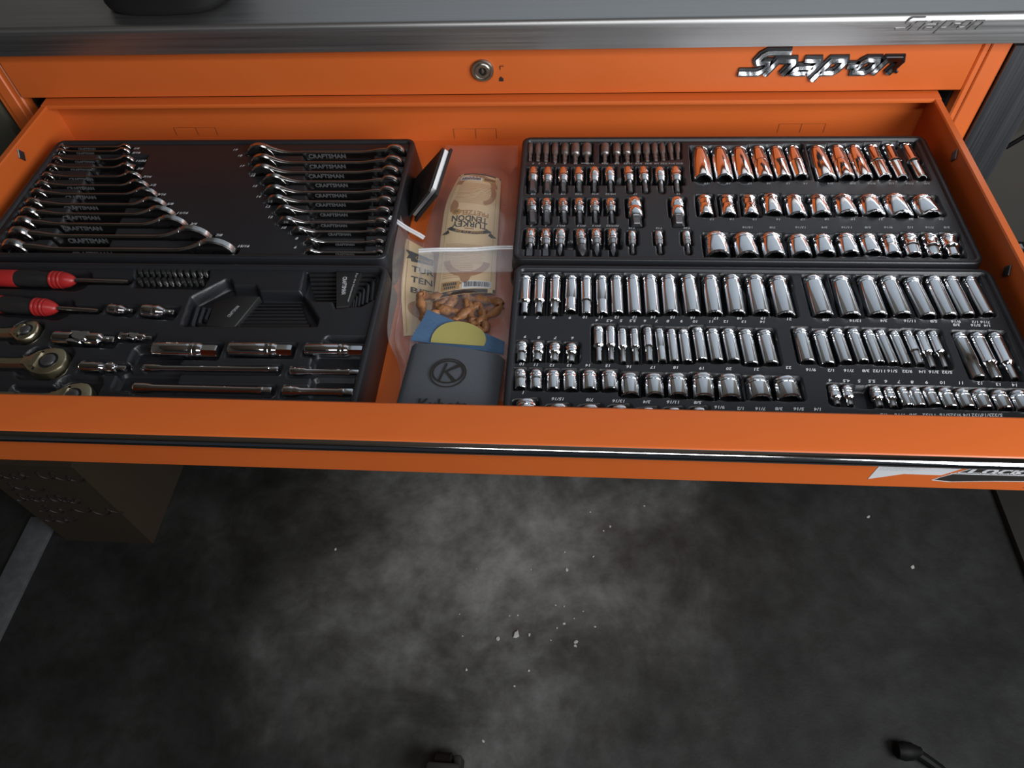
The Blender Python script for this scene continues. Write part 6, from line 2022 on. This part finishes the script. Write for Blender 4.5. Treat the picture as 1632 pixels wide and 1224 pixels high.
# grey foam can sleeve lying flat
kz = [Vector(q) for q in MIDDLE['kooz']]
kf = rows_patch([[kz[0], kz[1]], [kz[3] + (kz[3] - kz[0]) * .12, kz[2] + (kz[2] - kz[1]) * .12]], 0, 0, lambda u, v: .9615)
def kooz(u, v, top):
    q = kf(u, v)
    e = (max(0, 4 * u * (1 - u))) ** .35
    q.z = (.9515 + .0105 * e) if top else (.9515 - .013 * e)
    return q
N = 24
mb = MB()
rings = []
for j in range(17):
    v = j / 16
    rings.append([tuple(kooz(i / N, v, True)) for i in range(N + 1)] + [tuple(kooz(i / N, v, False)) for i in range(N - 1, 0, -1)])
mb.loft(rings)
sl = obj('can_sleeve', mb, M_FOAM, angle=60)
tag(sl, 'grey foam can sleeve with an oval printed logo lying by the front lip', 'can sleeve')
lg = [Vector(q) for q in MIDDLE['logo']]
cx, cy = lg[0].x, lg[0].y
rx, ry = abs(lg[2].x - lg[1].x) / 2, abs(lg[3].y - lg[4].y) / 2
mb = MB()
zl = .9628
def ringflat(mb, cx, cy, rx, ry, w, z, n=40, sx=0, sy=0):
    vs_ = []
    for i in range(n):
        a = 2 * PI * i / n
        vs_ += [(cx + rx * math.cos(a), cy + ry * math.sin(a), z), (cx + sx + (rx - w) * math.cos(a), cy + sy + (ry - w) * math.sin(a), z)]
    mb.add(vs_, [(2 * i, (2 * i + 2) % (2 * n), (2 * i + 3) % (2 * n), 2 * i + 1) for i in range(n)])
ringflat(mb, cx, cy, rx, ry, .0016, zl)
ringflat(mb, cx, cy + .0012, rx * .88, ry * .80, .0020, zl + .00005)
def bar(mb, a, b, w0, w1, z):
    a, b = Vector(a), Vector(b); d = (b - a).normalized(); nr = Vector((-d.y, d.x))
    mb.add([(a.x + nr.x * w0, a.y + nr.y * w0, z), (a.x - nr.x * w0, a.y - nr.y * w0, z), (b.x - nr.x * w1, b.y - nr.y * w1, z), (b.x + nr.x * w1, b.y + nr.y * w1, z)], [(0, 1, 2, 3)])
bar(mb, (cx - rx * .42, cy - ry * .60), (cx - rx * .12, cy + ry * .66), .0012, .0012, zl + .00010)
bar(mb, (cx - rx * .20, cy + ry * .02), (cx + rx * .58, cy + ry * .52), .0010, .0022, zl + .00016)
bar(mb, (cx - rx * .12, cy + ry * .10), (cx + rx * .46, cy - ry * .62), .0012, .0020, zl + .00022)
obj('printed_logo', mb, M_INKBLACK, sl, smooth=False, fix=False)
v, f = text_mesh('Kubota', 0, .02)
w_, h_ = dims(v)
lt = MIDDLE['logotext'][0]
sc = .052 / w_
obj('printed_lettering', MB().add([(lt[0] + a * sc, lt[1] - .010 + b * sc * 1.2, zl) for a, b in v], f), M_INKBLACK, sl, smooth=False, fix=False)

# ------------------------------------------------------------------ on the worktop
bg = CHEST['bag']
xs_ = [q[0] for q in bg]; ys_ = [q[1] for q in bg]
cxb, cyb = (min(xs_) + max(xs_)) / 2, min(ys_) + .075
rings = []
for z, f in ((0.0, .90), (.004, .97), (.012, 1.0), (.05, 1.0), (.085, .95), (.095, .85)):
    r_ = []
    for i in range(28):
        a = 2 * PI * i / 28
        ca, sa = math.cos(a), math.sin(a)
        p_ = 2 / 3.4
        r_.append((.088 * f * math.copysign(abs(ca) ** p_, ca), .075 * f * math.copysign(abs(sa) ** p_, sa), z))
    rings.append(r_)
bo = obj('tool_pouch', MB().loft(rings), M_RUBBER, loc=(cxb, cyb, 1.1105), angle=60)
tag(bo, 'black rounded pouch standing on the steel worktop at left', 'pouch')
obj('pouch_flap', MB().cbox(-.092, .02, -.080, .05, .088, .102, .006), M_HOLDER, bo)

# ------------------------------------------------------------------ behind and beneath
o = obj('power_cable', MB().tube([(1.30, .80, .70)] + [tuple(q) for q in CHEST['cable']] + [(1.12, .72, .05), (1.10, .74, .006)], .006, 8), M_CABLE)
tag(o, 'straight black cable hanging by the wall right of the chest', 'cable')
o = obj('power_cable', MB().tube([tuple(q) for q in CHEST['cable2']] + [(1.62, .76, .62)], .006, 8), M_CABLE)
tag(o, 'black cable sagging in a loop by the wall right of the chest', 'cable')

ct = FLOORBITS['carton']
w0, h0 = .40, .30
a, b = Vector(ct[0]), Vector(ct[1])
mb = MB()
d = Vector((1, .06, 0)).normalized(); nr = Vector((-d.y, d.x, 0))
base = a
L0 = (b - a).length + .004
co = thing('cardboard_carton', 'brown cardboard carton with black handwriting on the floor left of the chest', 'carton', (a.x, a.y, 0))
cw, cd, chh = .218, .42, .36
obj('carton_body', MB().box(0, cw, 0, cd, 0, chh), M_CARD, co, smooth=False)
for x0_, x1_, y0_, y1_ in ((0, cw, -.002, .12), (0, cw, cd - .12, cd + .002)):
    obj('carton_flap', MB().box(x0_, x1_, y0_, y1_, chh, chh + .005), M_CARD, co, smooth=False)
obj('carton_tape', MB().box(cw / 2 - .024, cw / 2 + .024, .12, cd - .12, chh, chh + .0056), M_GOLD, co, smooth=False)
rs_ = random.Random(5)
for line in range(5):
    zc = .318 - .050 * line
    mb = MB()
    s_ = .010 + rs_.uniform(0, .03)
    for word in range(rs_.choice((1, 2, 2))):
        pts = []
        w_ = rs_.uniform(.06, .10)
        fa, fb, fc = rs_.uniform(14, 22), rs_.uniform(5, 9), rs_.uniform(0, 6)
        for k in range(80):
            t = k / 79
            pts.append((s_ + t * w_ + .010 * math.cos(t * fa + fc), -.0012, zc + .016 * (1 - .5 * t) * math.sin(t * fa + fc) + .006 * math.sin(t * fb)))
        mb.tube(pts, .0015, 5)
        s_ += w_ + rs_.uniform(.01, .03)
    obj('marker_writing', mb, M_INKBLACK, co)

st = FLOORBITS['strip']
o = obj('plank', MB().cbox(-.034, .034, -.30, .30, 0, .012, .002), M_STRIP, loc=(-1.128, -.495, 0))
tag(o, 'pale grey weathered plank lying on the floor left of the carton', 'plank')

o = obj('base_board', MB().cbox(1.150, 1.75, -.42, .30, 0, .018, .002), M_BOARD)
tag(o, 'dark brown board lying on the floor at the right', 'board')

for k, (x, y, s) in enumerate(FLOORBITS['chips']):
    r = .00046 * s
    rr = random.Random(k)
    n = 7
    ang = [2 * PI * i / n + rr.uniform(-.2, .2) for i in range(n)]
    rad = [r * rr.uniform(.65, 1.1) for _ in range(n)]
    mb = MB().loft([[(q * math.cos(a), q * .8 * math.sin(a), z) for a, q in zip(ang, [q0 * f for q0 in rad])] for z, f in ((0, .9), (r * .25, 1), (r * .5, .6))])
    o = obj('paint_chip', mb, M_CHIP, loc=(x, y, .0002), rz=rr.uniform(0, 3), angle=40)
    if k == 1:
        tag(o, 'largest pale chip on the concrete floor', 'chip')
    elif k == 2:
        tag(o, 'second largest pale chip, just left of the largest one on the floor', 'chip')
    else:
        tag(o, 'tiny pale speck of debris lying on the dark concrete floor', 'chip', 'tiny pale specks on the floor')

# things at the lower edge of the view
cs = thing('rubber_caster', 'black rubber wheel on the floor at the bottom edge, seen from above', 'caster', (-.074, -.698, 0))
obj('wheel', MB().tube([(-.020, 0, .035), (-.017, 0, .035), (.012, 0, .035), (.015, 0, .035)], [.030, .0345, .0345, .030], 22), M_RUBBER, cs)
obj('fork', MB().cbox(.019, .034, -.03, .028, .008, .060, .003).cbox(-.028, .034, -.020, .010, .0705, .085, .003), M_BOARD, cs)
cb = thing('cable_end', 'black cable with a thick moulded plug lying at the bottom right', 'cable', (.800, -.612, 0))
obj('plug', turned(MB(), [(-.022, .006, 'c'), (-.018, .014, 'c'), (-.006, .0175, 'c'), (.008, .016, 'c'), (.020, .0105, 'c'), (.026, .0085, 'c')], 20, (0, 0, .018)), M_CABLE, cb)
obj('cord', MB().tube([(.018, -.002, .016), (.035, -.012, .013), (.055, -.026, .011), (.075, -.050, .011), (.095, -.10, .011), (.10, -.18, .011)], .0098, 10), M_CABLE, cb)
mb = MB().loft([[(.07 * f * math.cos(2 * PI * i / 16) * (1 + .15 * math.sin(3 * i)), .06 * f * math.sin(2 * PI * i / 16), z) for i in range(16)] for z, f in ((0, 1), (.006, 1.02), (.014, .8), (.017, .4))])
o = obj('rag', mb, M_PURPLE, loc=(1.035, -.690, 0), angle=80)
tag(o, 'dark purple rag on the floor at the bottom right corner', 'rag')
